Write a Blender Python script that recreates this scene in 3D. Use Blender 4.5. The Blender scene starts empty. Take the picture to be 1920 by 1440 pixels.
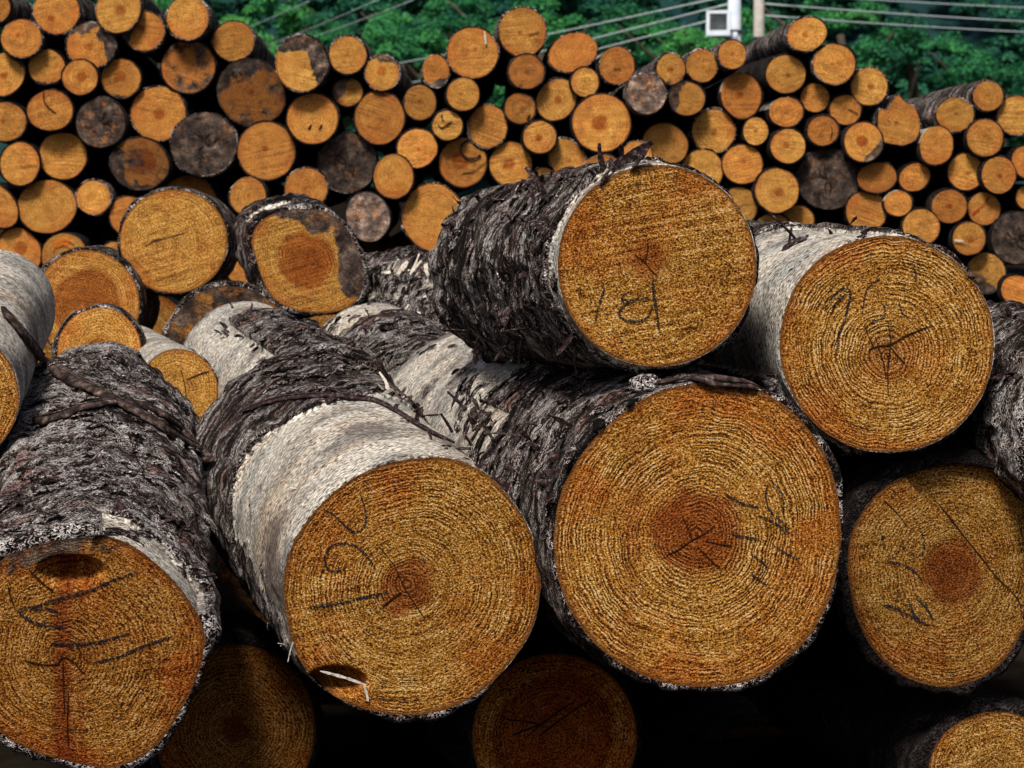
import bpy, math, random
import numpy as np
from mathutils import Matrix, Vector
from mathutils.bvhtree import BVHTree

random.seed(7)
RNG = np.random.default_rng(11)
SC = bpy.context.scene
COL = SC.collection

# ------------------------------------------------------------------ camera, sky, sun, exposure
FPX, CX, HY = 4200.0, 960.0, 330.0          # focal length, centre column and horizon row of the 1920x1440 photograph
cam = bpy.data.cameras.new('camera')
cam_o = bpy.data.objects.new('camera', cam)
COL.objects.link(cam_o)
cam_o.location = (0, 0, 0)
cam_o.rotation_euler = (math.radians(90), 0, 0)
cam.sensor_width = 36.0
cam.lens = FPX / 1920 * 36.0
cam.shift_y = (HY - 720) / 1920
cam.clip_start, cam.clip_end = 0.1, 3000
cam.dof.use_dof = True
cam.dof.focus_distance = 3.9
cam.dof.aperture_fstop = 12.5
SC.camera = cam_o

SUN_EL, SUN_AZ = 57.0, 202.0                 # high, behind and a little left of the camera
world = bpy.data.worlds.new('World')
SC.world = world
world.use_nodes = True
wn = world.node_tree
sky = wn.nodes.new('ShaderNodeTexSky')
sky.sky_type = 'NISHITA'
sky.sun_disc = False
sky.sun_elevation = math.radians(SUN_EL)
sky.sun_rotation = math.radians(SUN_AZ)
sky.dust_density = 4.0
sky.ozone_density = 0.3
sky.air_density = 0.7
wn.links.new(sky.outputs[0], wn.nodes['Background'].inputs[0])
wn.nodes['Background'].inputs[1].default_value = 0.06

sun = bpy.data.lights.new('sun', 'SUN')
sun.energy = 3.4
sun.angle = math.radians(13)
sun.color = (1.0, 0.94, 0.84)
sun_o = bpy.data.objects.new('sun', sun)
COL.objects.link(sun_o)
az, el = math.radians(SUN_AZ), math.radians(SUN_EL)
sdir = Vector((math.sin(az) * math.cos(el), math.cos(az) * math.cos(el), math.sin(el)))
sun_o.rotation_euler = sdir.to_track_quat('Z', 'Y').to_euler()
sun_o.location = sdir * 20

SC.view_settings.view_transform = 'Standard'
SC.view_settings.look = 'None'
SC.view_settings.exposure = 0.4
SC.view_settings.gamma = 1.0

# ------------------------------------------------------------------ numeric helpers
def P(x, y, Y):
    """a point of the place from its column, row and distance"""
    return np.array([(x - CX) / FPX * Y, Y, (HY - y) / FPX * Y])

def _h(ix, iy, iz):
    n = (ix * 374761393 + iy * 668265263 + iz * 2147483647 * 3 + 1274126177) & 0xffffffff
    n = ((n ^ (n >> 13)) * 1274126177) & 0xffffffff
    n = (n ^ (n >> 16)) & 0xffffffff
    return n.astype(np.float64) / 0xffffffff

def vnoise(p):
    p = np.asarray(p, float)
    i = np.floor(p).astype(np.int64)
    f = p - i
    f = f * f * (3 - 2 * f)
    r = 0
    for dx in (0, 1):
        wx = f[..., 0] if dx else 1 - f[..., 0]
        for dy in (0, 1):
            wy = f[..., 1] if dy else 1 - f[..., 1]
            for dz in (0, 1):
                wz = f[..., 2] if dz else 1 - f[..., 2]
                r = r + wx * wy * wz * _h(i[..., 0] + dx, i[..., 1] + dy, i[..., 2] + dz)
    return r

def fbm(p, o=4):
    p = np.asarray(p, float)
    a, s, t = 1.0, 0.0, 0.0
    for k in range(o):
        s = s + a * vnoise(p * 2 ** k + 17.3 * k)
        t += a
        a *= 0.55
    return s / t

def sst(a, b, x):
    t = np.clip((x - a) / (b - a), 0, 1)
    return t * t * (3 - 2 * t)

# ------------------------------------------------------------------ mesh helpers
def new_mesh(name, verts, faces, mat, attrs=None, smooth=True):
    me = bpy.data.meshes.new(name)
    me.from_pydata([tuple(v) for v in verts], [], faces)
    if smooth:
        me.polygons.foreach_set('use_smooth', [True] * len(me.polygons))
    for k, v in (attrs or {}).items():
        a = me.attributes.new(k, 'FLOAT', 'POINT')
        arr = np.broadcast_to(np.asarray(v, np.float32), (len(verts),))
        a.data.foreach_set('value', np.ascontiguousarray(arr))
    me.materials.append(mat)
    me.update()
    return me

def obj(name, me, parent=None, loc=(0, 0, 0)):
    o = bpy.data.objects.new(name, me)
    COL.objects.link(o)
    o.location = loc
    if parent:
        o.parent = parent
    return o

def tag(o, label, cat, group=None, kind=None):
    o['label'] = label
    o['category'] = cat
    if group:
        o['group'] = group
    if kind:
        o['kind'] = kind
    return o

def structure(o):
    o['kind'] = 'structure'
    return o

def ribbon(pts, widths, thick, normals, rough=0.0):
    """a strip with real thickness: 4 points round every station"""
    pts = np.asarray(pts, float)
    n = len(pts)
    tang = np.gradient(pts, axis=0)
    tang /= np.linalg.norm(tang, axis=1)[:, None] + 1e-9
    nn = np.broadcast_to(np.asarray(normals, float), pts.shape)
    side = np.cross(tang, nn)
    side /= np.linalg.norm(side, axis=1)[:, None] + 1e-9
    nn = np.cross(side, tang)
    w = np.broadcast_to(np.asarray(widths, float), (n,))[:, None] / 2
    t = np.broadcast_to(np.asarray(thick, float), (n,))[:, None] / 2
    if rough:
        w = w * (1 + rough * (RNG.random((n, 1)) - .5))
    V = np.stack([pts + side * w + nn * t, pts - side * w + nn * t, pts - side * w - nn * t, pts + side * w - nn * t], 1).reshape(-1, 3)
    F = []
    for i in range(n - 1):
        for k in range(4):
            a, b = i * 4 + k, i * 4 + (k + 1) % 4
            F.append((a, b, b + 4, a + 4))
    F.append((3, 2, 1, 0))
    e = (n - 1) * 4
    F.append((e, e + 1, e + 2, e + 3))
    return V, F

def merge(parts):
    V, F, o = [], [], 0
    for v, f in parts:
        V.append(np.asarray(v))
        F += [tuple(i + o for i in q) for q in f]
        o += len(v)
    return np.concatenate(V), F

def smooth_line(pts, n):
    """Catmull-Rom through the points"""
    p = np.asarray(pts, float)
    p = np.vstack([2 * p[0] - p[1], p, 2 * p[-1] - p[-2]])
    m = len(p) - 3
    out = []
    for u in np.linspace(0, m - 1e-6, n):
        i = int(u)
        t = u - i
        a, b, c, d = p[i:i + 4]
        out.append(.5 * (2 * b + (c - a) * t + (2 * a - 5 * b + 4 * c - d) * t * t + (3 * b - a - 3 * c + d) * t ** 3))
    return np.array(out)

def tube(pts, r, k=8):
    pts = np.asarray(pts, float)
    n = len(pts)
    tang = np.gradient(pts, axis=0)
    tang /= np.linalg.norm(tang, axis=1)[:, None] + 1e-9
    ref = np.array([0, 0, 1.0]) if abs(tang[0][2]) < .8 else np.array([1.0, 0, 0])
    s = np.cross(tang, ref)
    s /= np.linalg.norm(s, axis=1)[:, None]
    u = np.cross(s, tang)
    r = np.broadcast_to(np.asarray(r, float), (n,))
    V = []
    for a in range(k):
        th = 2 * math.pi * a / k
        V.append(pts + (s * math.cos(th) + u * math.sin(th)) * r[:, None])
    V = np.stack(V, 1).reshape(-1, 3)
    F = [(i * k + a, i * k + (a + 1) % k, (i + 1) * k + (a + 1) % k, (i + 1) * k + a) for i in range(n - 1) for a in range(k)]
    F += [tuple(range(k))[::-1], tuple((n - 1) * k + a for a in range(k))]
    return V, F

def box(x0, x1, y0, y1, z0, z1):
    V = [(x, y, z) for x in (x0, x1) for y in (y0, y1) for z in (z0, z1)]
    F = [(0, 1, 3, 2), (4, 6, 7, 5), (0, 4, 5, 1), (2, 3, 7, 6), (0, 2, 6, 4), (1, 5, 7, 3)]
    return np.array(V, float), F

# ------------------------------------------------------------------ materials
class NT:
    def __init__(self, name):
        self.m = bpy.data.materials.new(name)
        self.m.use_nodes = True
        self.t = self.m.node_tree
        self.b = self.t.nodes['Principled BSDF']
    def link(self, a, b):
        self.t.links.new(a, b)
    def put(self, sock, v):
        if v is None:
            return
        if hasattr(v, 'is_linked'):
            self.link(v, sock)
        else:
            sock.default_value = v
    def node(self, ty, **kw):
        n = self.t.nodes.new(ty)
        for k, v in kw.items():
            setattr(n, k, v)
        return n
    def math(self, op, a, b=None, c=None, clamp=False):
        n = self.node('ShaderNodeMath', operation=op, use_clamp=clamp)
        self.put(n.inputs[0], a)
        self.put(n.inputs[1], b)
        self.put(n.inputs[2], c)
        return n.outputs[0]
    def attr(self, name):
        return self.node('ShaderNodeAttribute', attribute_name=name).outputs['Fac']
    def noise(self, vec, scale, detail=2.0, rough=.5, dist=0.0):
        n = self.node('ShaderNodeTexNoise')
        self.put(n.inputs['Vector'], vec)
        n.inputs['Scale'].default_value = scale
        n.inputs['Detail'].default_value = detail
        n.inputs['Roughness'].default_value = rough
        n.inputs['Distortion'].default_value = dist
        return n.outputs['Fac']
    def ramp(self, fac, stops, interp='LINEAR'):
        n = self.node('ShaderNodeValToRGB')
        n.color_ramp.interpolation = interp
        e = n.color_ramp.elements
        while len(e) < len(stops):
            e.new(0.5)
        for i, (p, c) in enumerate(stops):
            e[i].position = p
            e[i].color = (*c, 1) if len(c) == 3 else c
        self.put(n.inputs[0], fac)
        return n.outputs[0]
    def mix(self, fac, a, b, mode='MIX'):
        n = self.node('ShaderNodeMix', data_type='RGBA', blend_type=mode)
        self.put(n.inputs[0], fac)
        self.put(n.inputs[6], a if hasattr(a, 'is_linked') else (*a, 1))
        self.put(n.inputs[7], b if hasattr(b, 'is_linked') else (*b, 1))
        return n.outputs[2]
    def mrange(self, v, a, b, c=0.0, d=1.0, smooth=True):
        n = self.node('ShaderNodeMapRange')
        if smooth:
            n.interpolation_type = 'SMOOTHSTEP'
        self.put(n.inputs[0], v)
        for i, x in enumerate((a, b, c, d)):
            self.put(n.inputs[i + 1], x)
        return n.outputs[0]
    def coords(self, scale=(1, 1, 1)):
        tc = self.node('ShaderNodeTexCoord')
        oi = self.node('ShaderNodeObjectInfo')
        off = self.math('MULTIPLY', oi.outputs['Random'], 37.0)
        cx = self.node('ShaderNodeCombineXYZ')
        for i in range(3):
            self.link(off, cx.inputs[i])
        mp = self.node('ShaderNodeVectorMath', operation='MULTIPLY')
        self.link(tc.outputs['Object'], mp.inputs[0])
        mp.inputs[1].default_value = scale
        ad = self.node('ShaderNodeVectorMath', operation='ADD')
        self.link(mp.outputs[0], ad.inputs[0])
        self.link(cx.outputs[0], ad.inputs[1])
        return ad.outputs[0]
    def bump(self, h, strength, dist):
        n = self.node('ShaderNodeBump')
        n.inputs['Strength'].default_value = strength
        n.inputs['Distance'].default_value = dist
        self.link(h, n.inputs['Height'])
        self.link(n.outputs[0], self.b.inputs['Normal'])
    def out(self, col, rough=.9, spec=.2):
        self.put(self.b.inputs['Base Color'], col)
        self.put(self.b.inputs['Roughness'], rough)
        self.b.inputs['Specular IOR Level'].default_value = spec
        return self.m

def mat_wood():
    n = NT('sawn_wood')
    v = n.coords()
    rad, rho, stain, heart, sharp, tone, red = (n.attr(a) for a in ('rad', 'rho', 'stain', 'heart', 'sharp', 'tone', 'red'))
    big = n.noise(v, 7, 3, .55)
    mid = n.noise(v, 30, 3, .55)
    spk = n.noise(v, 330, 1, .7)
    tc = n.node('ShaderNodeTexCoord')
    sx = n.node('ShaderNodeSeparateXYZ')
    n.link(tc.outputs['Object'], sx.inputs[0])
    th = n.math('ARCTAN2', sx.outputs[1], sx.outputs[0])
    oi = n.node('ShaderNodeObjectInfo')
    wob = n.math('MULTIPLY', n.math('SUBTRACT', n.math('ADD', mid, big), 1.0), .016)
    rr = n.math('ADD', rad, wob)
    pv = n.node('ShaderNodeCombineXYZ')
    n.put(pv.inputs[0], rr)
    n.put(pv.inputs[1], n.math('MULTIPLY', th, .075))
    n.put(pv.inputs[2], n.math('MULTIPLY', oi.outputs['Random'], 19.0))
    fib = n.noise(pv.outputs[0], 300, 2, .66)            # growth rings broken into fibres
    rv = n.node('ShaderNodeCombineXYZ')
    n.put(rv.inputs[0], rr)
    n.put(rv.inputs[2], n.math('MULTIPLY', oi.outputs['Random'], 7.0))
    band = n.noise(rv.outputs[0], 42, 3, .7)             # wide and narrow years
    ph = n.math('ADD', n.math('MULTIPLY', rr, 1 / .0060), n.math('MULTIPLY', band, 4.0))
    ring = n.math('SINE', n.math('MULTIPLY', ph, 2 * math.pi))
    amp = n.mrange(n.noise(v, 12, 2), .38, .64, .04, .15)
    d = n.math('MULTIPLY', n.math('SUBTRACT', fib, .5), .95)
    d = n.math('ADD', d, n.math('MULTIPLY', n.math('SUBTRACT', spk, .5), 1.5))
    d = n.math('ADD', d, n.math('MULTIPLY', ring, n.math('MULTIPLY', amp, n.attr('ringk'))))
    d = n.math('ADD', d, n.math('MULTIPLY', n.math('SUBTRACT', band, .5), .38))
    d = n.math('ADD', n.math('MULTIPLY', d, sharp), n.math('MULTIPLY', n.math('SUBTRACT', mid, .5), .34))
    ssx = n.node('ShaderNodeCombineXYZ')
    n.put(ssx.inputs[0], n.math('MULTIPLY', sx.outputs[0], 5.0))
    n.put(ssx.inputs[1], n.math('ADD', n.math('MULTIPLY', sx.outputs[1], 130.0), n.math('MULTIPLY', sx.outputs[0], n.math('MULTIPLY', n.math('SUBTRACT', oi.outputs['Random'], .5), 90.0))))
    n.put(ssx.inputs[2], n.math('MULTIPLY', oi.outputs['Random'], 31.0))
    saw = n.math('SUBTRACT', n.noise(ssx.outputs[0], 1.0, 2, .6), .5)      # chainsaw lines across the cut
    d = n.math('ADD', d, n.math('MULTIPLY', saw, n.math('MULTIPLY', n.attr('sawk'), n.mrange(n.noise(v, 5, 2), .40, .65, .10, .62))))
    val = n.math('ADD', d, .5)
    col = n.ramp(val, [(.10, (.030, .008, .002)), (.34, (.20, .068, .007)), (.52, (.52, .222, .026)), (.70, (.76, .40, .080)), (.92, (1.0, .78, .42))])
    # broad tone changes: ochre to burnt orange
    burnt = n.mix(1, col, (.92, .62, .42), 'MULTIPLY')
    col = n.mix(n.math('ADD', n.math('MULTIPLY', n.mrange(big, .46, .66), .55), red, clamp=True), col, burnt)
    col = n.mix(n.math('MULTIPLY', n.mrange(n.math('ADD', rho, n.math('MULTIPLY', n.math('SUBTRACT', big, .5), 1.1)), .72, 1.02), n.math('ADD', n.math('MULTIPLY', sharp, .15), .40)), col, n.mix(1, col, (.84, .54, .34), 'MULTIPLY'))
    col = n.mix(n.math('MULTIPLY', n.math('SUBTRACT', 1.0, sharp), .30), col, (.70, .45, .19))
    hc = n.mix(1, col, (.60, .35, .24), 'MULTIPLY')
    col = n.mix(heart, col, hc)
    rim = n.mrange(n.math('ADD', rho, n.math('MULTIPLY', n.math('SUBTRACT', mid, .5), .05)), .955, .99)
    col = n.mix(n.math('MULTIPLY', rim, .75), col, (.16, .055, .012))
    grey = n.ramp(n.math('ADD', n.math('MULTIPLY', mid, .8), n.math('ADD', n.math('MULTIPLY', n.math('SUBTRACT', spk, .4), .3), n.math('MULTIPLY', n.math('SUBTRACT', val, .5), .35))),
                  [(.22, (.018, .013, .012)), (.42, (.065, .046, .038)), (.56, (.15, .105, .080)), (.75, (.36, .27, .20))])
    lowg = n.noise(v, 16, 3, .65)
    grey = n.mix(n.mrange(lowg, .50, .66), grey, n.mix(1, grey, (1.3, .95, .70), 'MULTIPLY'))
    grey = n.mix(n.mrange(n.noise(v, 27, 4, .7), .52, .68), grey, n.mix(1, grey, (2.2, 2.1, 2.0), 'MULTIPLY'))
    grey = n.mix(n.mrange(n.noise(v, 21, 4, .7), .54, .66), grey, n.mix(1, grey, (.28, .25, .25), 'MULTIPLY'))
    sm = n.mrange(n.math('ADD', stain, n.math('MULTIPLY', n.math('SUBTRACT', n.noise(v, 22, 4, .6), .5), .9)), .42, .62)
    col = n.mix(sm, col, grey)
    tn = n.node('ShaderNodeVectorMath', operation='SCALE')
    n.link(col, tn.inputs[0])
    n.link(tone, tn.inputs[3])
    col = tn.outputs[0]
    n.bump(val, .55, .003)
    return n.out(col, .85, .15)

def mat_bark(name, dark=False):
    n = NT(name)
    v = n.coords((.52, .52, 1.35))
    vl = n.coords((.45, .45, 1.6))
    peel = n.attr('peel')
    big = n.noise(v, 9, 4, .6)
    mid = n.noise(v, 38, 4, .62, .6)
    fine = n.noise(v, 225, 2, .6, .4)
    worm = n.math('SUBTRACT', 1.0, n.math('MULTIPLY', n.math('ABSOLUTE', n.math('SUBTRACT', fine, .5)), 7.0), clamp=True)
    h = n.math('ADD', n.math('MULTIPLY', mid, .74), n.math('MULTIPLY', worm, .36))
    h = n.math('ADD', h, n.math('MULTIPLY', n.math('SUBTRACT', big, .5), .42))
    h = n.math('ADD', h, n.math('MULTIPLY', n.math('SUBTRACT', n.noise(v, 330, 2, .6), .5), .22))
    h = n.math('SUBTRACT', n.math('ADD', h, n.attr('silver')), .128)
    if dark:  # bark copy with the shade between logs painted in
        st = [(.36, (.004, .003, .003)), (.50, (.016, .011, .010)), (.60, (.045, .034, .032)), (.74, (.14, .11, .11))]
    else:
        st = [(.44, (.003, .002, .002)), (.505, (.020, .012, .009)), (.55, (.10, .066, .055)), (.605, (.40, .32, .29)), (.69, (.95, .90, .89))]
    bark = n.ramp(h, st)
    rust = n.mix(1, bark, (.55, .25, .20), 'MULTIPLY')
    bark = n.mix(n.math('MULTIPLY', n.mrange(n.noise(v, 14, 3), .54, .70), .8), bark, rust)
    # bare wood under the bark
    line = n.noise(vl, 230, 2, .62, .3)
    sp = n.noise(v, 260, 2, .7)
    lf = n.math('ADD', n.math('MULTIPLY', line, .55), n.math('MULTIPLY', sp, .45))
    bare = n.ramp(lf, [(.38, (.02, .015, .012)), (.45, (.20, .165, .135)), (.515, (.52, .475, .41)), (.61, (.92, .88, .81))])
    blue = n.mix(1, bare, (.66, .70, .74), 'MULTIPLY')
    bare = n.mix(n.mrange(n.noise(v, 11, 3), .46, .62), bare, blue)
    tan = n.mix(1, bare, (.80, .60, .42), 'MULTIPLY')
    bare = n.mix(n.math('MULTIPLY', n.mrange(n.noise(v, 6, 3), .50, .72), .6), bare, tan)
    dirt = n.mrange(n.math('ADD', big, n.math('MULTIPLY', fine, .35)), .66, .84)
    bare = n.mix(n.math('MULTIPLY', dirt, .7), bare, (.07, .05, .045))
    pm = n.mrange(n.math('ADD', peel, n.math('MULTIPLY', n.math('SUBTRACT', n.math('ADD', mid, n.math('MULTIPLY', fine, .4)), .7), .9)), .42, .58)
    col = n.mix(pm, bark, bare)
    n.bump(n.math('ADD', n.math('MULTIPLY', h, n.math('SUBTRACT', 1.15, pm)), n.math('MULTIPLY', lf, .12)), 1.0, .016)
    return n.out(col, .92, .15)

def mat_shred(name, stops, sc=120):
    n = NT(name)
    v = n.coords((1, 1, 1))
    col = n.ramp(n.noise(v, sc, 5, .7), stops)
    n.bump(n.noise(v, 200, 2), .6, .002)
    return n.out(col, .9, .15)

def mat_crayon(name, c):
    n = NT(name)
    v = n.coords()
    brk = n.mrange(n.noise(v, 380, 2, .6), .43, .55)
    tr = n.node('ShaderNodeBsdfTransparent')
    mx = n.node('ShaderNodeMixShader')
    n.link(brk, mx.inputs[0])
    n.link(n.b.outputs[0], mx.inputs[1])
    n.link(tr.outputs[0], mx.inputs[2])
    n.link(mx.outputs[0], n.t.nodes['Material Output'].inputs[0])
    return n.out((*c, 1), .8)

def mat_plain(name, a, b, scale, rough=.8, bump=0.0):
    n = NT(name)
    v = n.coords()
    f = n.noise(v, scale, 4, .6)
    if bump:
        n.bump(f, .6, bump)
    return n.out(n.ramp(f, [(.35, a), (.65, b)]), rough)

def mat_leaf(name, a, b, c):
    n = NT(name)
    oi = n.node('ShaderNodeObjectInfo')
    ge = n.node('ShaderNodeTexCoord')
    f = n.noise(ge.outputs['Object'], 1.1, 3, .6)
    f2 = n.noise(ge.outputs['Object'], 9, 2, .6)
    k = n.math('ADD', n.math('MULTIPLY', f, .65), n.math('MULTIPLY', f2, .35))
    k = n.math('ADD', k, n.math('MULTIPLY', n.math('SUBTRACT', oi.outputs['Random'], .5), .18))
    col = n.ramp(k, [(.32, a), (.50, b), (.70, c)])
    tl = n.node('ShaderNodeBsdfTranslucent')
    n.link(col, tl.inputs[0])
    mx = n.node('ShaderNodeMixShader')
    mx.inputs[0].default_value = .25
    n.link(n.b.outputs[0], mx.inputs[1])
    n.link(tl.outputs[0], mx.inputs[2])
    n.link(mx.outputs[0], n.t.nodes['Material Output'].inputs[0])
    return n.out(col, .7, .25)

M_WOOD = mat_wood()
M_BARK = mat_bark('rough_bark')
M_BARK_SHADE = mat_bark('shaded_bark', True)
M_SHRED = mat_shred('bark_shred', [(.35, (.006, .004, .004)), (.52, (.035, .018, .018)), (.64, (.14, .11, .11)), (.75, (.5, .45, .45))])
M_SPLINT = mat_shred('pale_splinter', [(.3, (.30, .24, .18)), (.6, (.80, .74, .66))])
M_STRIP = mat_shred('bark_strip', [(.34, (.006, .004, .004)), (.48, (.030, .018, .016)), (.60, (.10, .070, .060)), (.74, (.34, .28, .25))], 55)
M_CRACK = mat_plain('crack', (.010, .004, .002), (.03, .010, .004), 80)
M_BLUE = mat_crayon('blue_crayon', (.010, .016, .030))
M_RED = mat_crayon('red_crayon', (.42, .012, .006))
M_ORANGE = mat_crayon('orange_spray', (.75, .20, .02))

# ------------------------------------------------------------------ logs
FRONT_BVH = []
VPX, VPY = -250.0, 330.0

def make_log(name, label, c, r, Y, group, outline=None, rot=0.0, vp=(VPX, VPY), s=.8, back=None, length=None, taper=1.0,
             bark=.008, res=(48, 10, 6), peel=None, pith=(0, 0), heart=None, stain=None, sharp=1.0, tone=1.0, red=0.0,
             push=None, rough=1.0, lobes=.02, tilt=.5, mat=None, seed=0, silver=.026, ringk=1.0, sawk=1.0, dot=0, streak=None):
    """One log: an Empty at its foot, a bark body and the sawn face. r=(rx,ry) in photo pixels at distance Y."""
    cx, cy = c
    rx, ry = r
    na, nr, nb = res
    Pf = P(cx, cy, Y)
    if back:
        (bx, by), br, Yb = back
        Pb = P(bx, by, Yb)
        rb = br * Yb / FPX
        tap = rb / ((rx + ry) / 2 * Y / FPX)
    else:
        d = np.array([(vp[0] - CX) / FPX, 1, (HY - vp[1]) / FPX])
        L = length if length else (Y / s - Y) * np.linalg.norm(d)
        d /= np.linalg.norm(d)
        Pb = Pf + d * L
        tap = taper
    d = Pb - Pf
    L = np.linalg.norm(d)
    d /= L
    right = np.cross(d, (0, 0, 1.0))
    right /= np.linalg.norm(right)
    up = np.cross(right, d)
    R3 = np.stack([right, up, -d], 1)
    nrm = -d * (1 - tilt) + np.array([0, -1.0, 0]) * tilt
    nrm /= np.linalg.norm(nrm)
    sd = seed * 7.31 + cx * .37 + cy * .11
    th = np.linspace(0, 2 * math.pi, na, endpoint=False)
    if outline is not None:
        op = np.array(outline, float)
        op = np.vstack([op, op[:1]])
        dense = smooth_line(op, na * 3)[:-1]
        ang = np.arctan2(-(dense[:, 1] - cy), dense[:, 0] - cx)
        rad = np.hypot(dense[:, 0] - cx, dense[:, 1] - cy)
        o = np.argsort(ang)
        rr = np.interp(th, np.r_[ang[o] - 2 * math.pi, ang[o], ang[o] + 2 * math.pi], np.r_[rad[o], rad[o], rad[o]])
    else:
        a = th - math.radians(rot)
        rr = rx * ry / np.sqrt((ry * np.cos(a)) ** 2 + (rx * np.sin(a)) ** 2)
    nz = fbm(np.stack([np.cos(th) * 1.3 + sd, np.sin(th) * 1.3, np.full_like(th, sd)], 1), 3) - .5
    nz2 = fbm(np.stack([np.cos(th) * 9 + sd, np.sin(th) * 9, np.full_like(th, 3.0)], 1), 2) - .5
    rr = rr * (1 + lobes * 3 * nz + lobes * .8 * nz2)
    pxs = cx + rr * np.cos(th)
    pys = cy - rr * np.sin(th)
    rays = np.stack([(pxs - CX) / FPX, np.ones(na), (HY - pys) / FPX], 1)
    k = (Pf @ nrm) / (rays @ nrm)
    W = rays * k[:, None]
    loc = (W - Pf) @ R3                       # local x right, y up, z towards the viewer
    Rm = np.hypot(loc[:, 0], loc[:, 1]).mean()
    root = bpy.data.objects.new(name, None)
    root.empty_display_size = .05
    COL.objects.link(root)
    foot = Pf - up * Rm
    M = Matrix.Identity(4)
    for i in range(3):
        for j in range(3):
            M[i][j] = R3[i, j]
        M[i][3] = foot[i]
    root.matrix_world = M
    tag(root, label, 'log', group)
    # sawn face: polar grid from the pith
    rho = np.linspace(0, 1, nr + 1)[1:]
    pc = np.array([pith[0] * Rm, pith[1] * Rm])
    # z of the face plane at local (x,y)
    A = np.c_[loc[:, :2], np.ones(na)]
    pl, *_ = np.linalg.lstsq(A, loc[:, 2], rcond=None)
    xy = pc[None, None, :] * (1 - rho[:, None, None]) + loc[None, :, :2] * rho[:, None, None]
    z = xy[..., 0] * pl[0] + xy[..., 1] * pl[1] + pl[2]
    V = np.concatenate([xy, z[..., None]], 2).reshape(-1, 3)
    V = np.vstack([[pc[0], pc[1], pc @ pl[:2] + pl[2]], V])
    rhoa = np.r_[0, np.repeat(rho, na)]
    un = V[:, :2] / Rm
    if push:
        V[:, 2] -= push(un)
    fn = fbm(np.c_[un * 2.2 + sd, np.full(len(un), sd)], 3) - .5
    V[:, 2] += (fn * .004 + (fbm(np.c_[un * 9, np.full(len(un), sd)], 2) - .5) * .002) * (1 - rhoa ** 6)
    hv = np.zeros(len(V))
    if heart:
        hr, hs = heart
        hv = (1 - sst(hr - .06, hr + .06, np.hypot(un[:, 0] - pith[0], un[:, 1] - pith[1]) + fn * .22 + (fbm(np.c_[un * 14, np.full(len(un), sd)], 2) - .5) * .10)) * hs
    if dot:
        hv = np.maximum(hv, (1 - sst(.03, .10, np.hypot(un[:, 0] - pith[0], un[:, 1] - pith[1]) + fn * .06)) * dot)
    if streak:
        for sx_, sw_, sk_ in streak:
            hv = np.maximum(hv, (1 - sst(sw_ * .3, sw_, np.abs(un[:, 0] - sx_ + fn * .18))) * sk_)
    st = np.zeros(len(V))
    if stain:
        for (adeg, off, w, amt) in stain:
            if adeg is None:
                f = np.full(len(V), amt)
            else:
                dv = np.array([math.cos(math.radians(adeg)), math.sin(math.radians(adeg))])
                f = sst(off - w, off + w, un @ dv + fn * .5) * amt
            st = np.maximum(st, f)
    F = [(0, 1 + j, 1 + (j + 1) % na) for j in range(na)]
    for i in range(nr - 1):
        a, b = 1 + i * na, 1 + (i + 1) * na
        F += [(a + j, b + j, b + (j + 1) % na, a + (j + 1) % na) for j in range(na)]
    fm = new_mesh('cut_face', V, F, M_WOOD, dict(rad=np.hypot(un[:, 0] - pith[0], un[:, 1] - pith[1]) * Rm * .35 + rhoa * Rm * .65,
                                                 rho=rhoa, stain=st, heart=hv, sharp=sharp, tone=tone, red=red, ringk=ringk, sawk=sawk))
    face = obj('cut_face', fm, root, (0, Rm, 0))
    # bark body
    ts = np.r_[0, np.linspace(0, 1, nb + 1)] * L
    rings = []
    pls = []
    for i, t in enumerate(ts):
        u = t / L
        sc = 1 + (tap - 1) * u
        bas = loc[:, :2] * sc
        zz = loc[:, 2] * (1 - sst(0, .25, np.full(na, u))) - t
        if peel is None:
            pe = np.zeros(na)
        else:
            pe = peel(np.degrees(th) % 360, t)
            pn = fbm(np.stack([bas[:, 0] * 14 + sd, bas[:, 1] * 14, np.full(na, t * 9)], 1), 3) - .5
            pe = sst(.42, .58, pe + pn * .55)
        if i == 0:
            pls.append(pe)
            rings.append(np.c_[bas, zz])
            continue
        q = np.stack([bas[:, 0], bas[:, 1], np.full(na, t * .6)], 1)
        b1 = fbm(q * 26 + sd, 4)
        b2 = fbm(q * 7 + sd, 3) - .5
        b3 = fbm(q * 75 + sd, 2)
        b4 = sst(.42, .58, fbm(q * np.array([13, 13, 10]) + sd + 5, 3))
        dr = (1 - pe) * bark * (.15 + rough * (1.0 * b1 + .6 * b3 + .75 * b4)) + b2 * Rm * .10 + pe * .0008 * b1
        if i == 1:
            dr = dr * .6
        dirn = bas / (np.linalg.norm(bas, axis=1)[:, None] + 1e-9)
        rings.append(np.c_[bas + dirn * dr[:, None], zz])
        pls.append(pe)
    V = np.concatenate(rings)
    pa = np.concatenate(pls)
    nring = len(ts)
    F = []
    for i in range(nring - 1):
        a, b = i * na, (i + 1) * na
        F += [(a + j, a + (j + 1) % na, b + (j + 1) % na, b + j) for j in range(na)]
    V = np.vstack([V, V[-na:].mean(0)])
    pa = np.r_[pa, 0]
    e = (nring - 1) * na
    F += [(e + j, e + (j + 1) % na, len(V) - 1) for j in range(na)]
    F = [tuple(reversed(f)) for f in F]
    bm = new_mesh('bark', V, F, mat or M_BARK, dict(peel=pa, silver=silver))
    ob = obj('bark', bm, root, (0, Rm, 0))
    info = dict(silver=silver, root=root, face=face, bark=ob, Pf=Pf, R3=R3, nrm=nrm, Rm=Rm, Y=Y, d=d, V=V, F=F, foot=foot)
    return info

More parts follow.
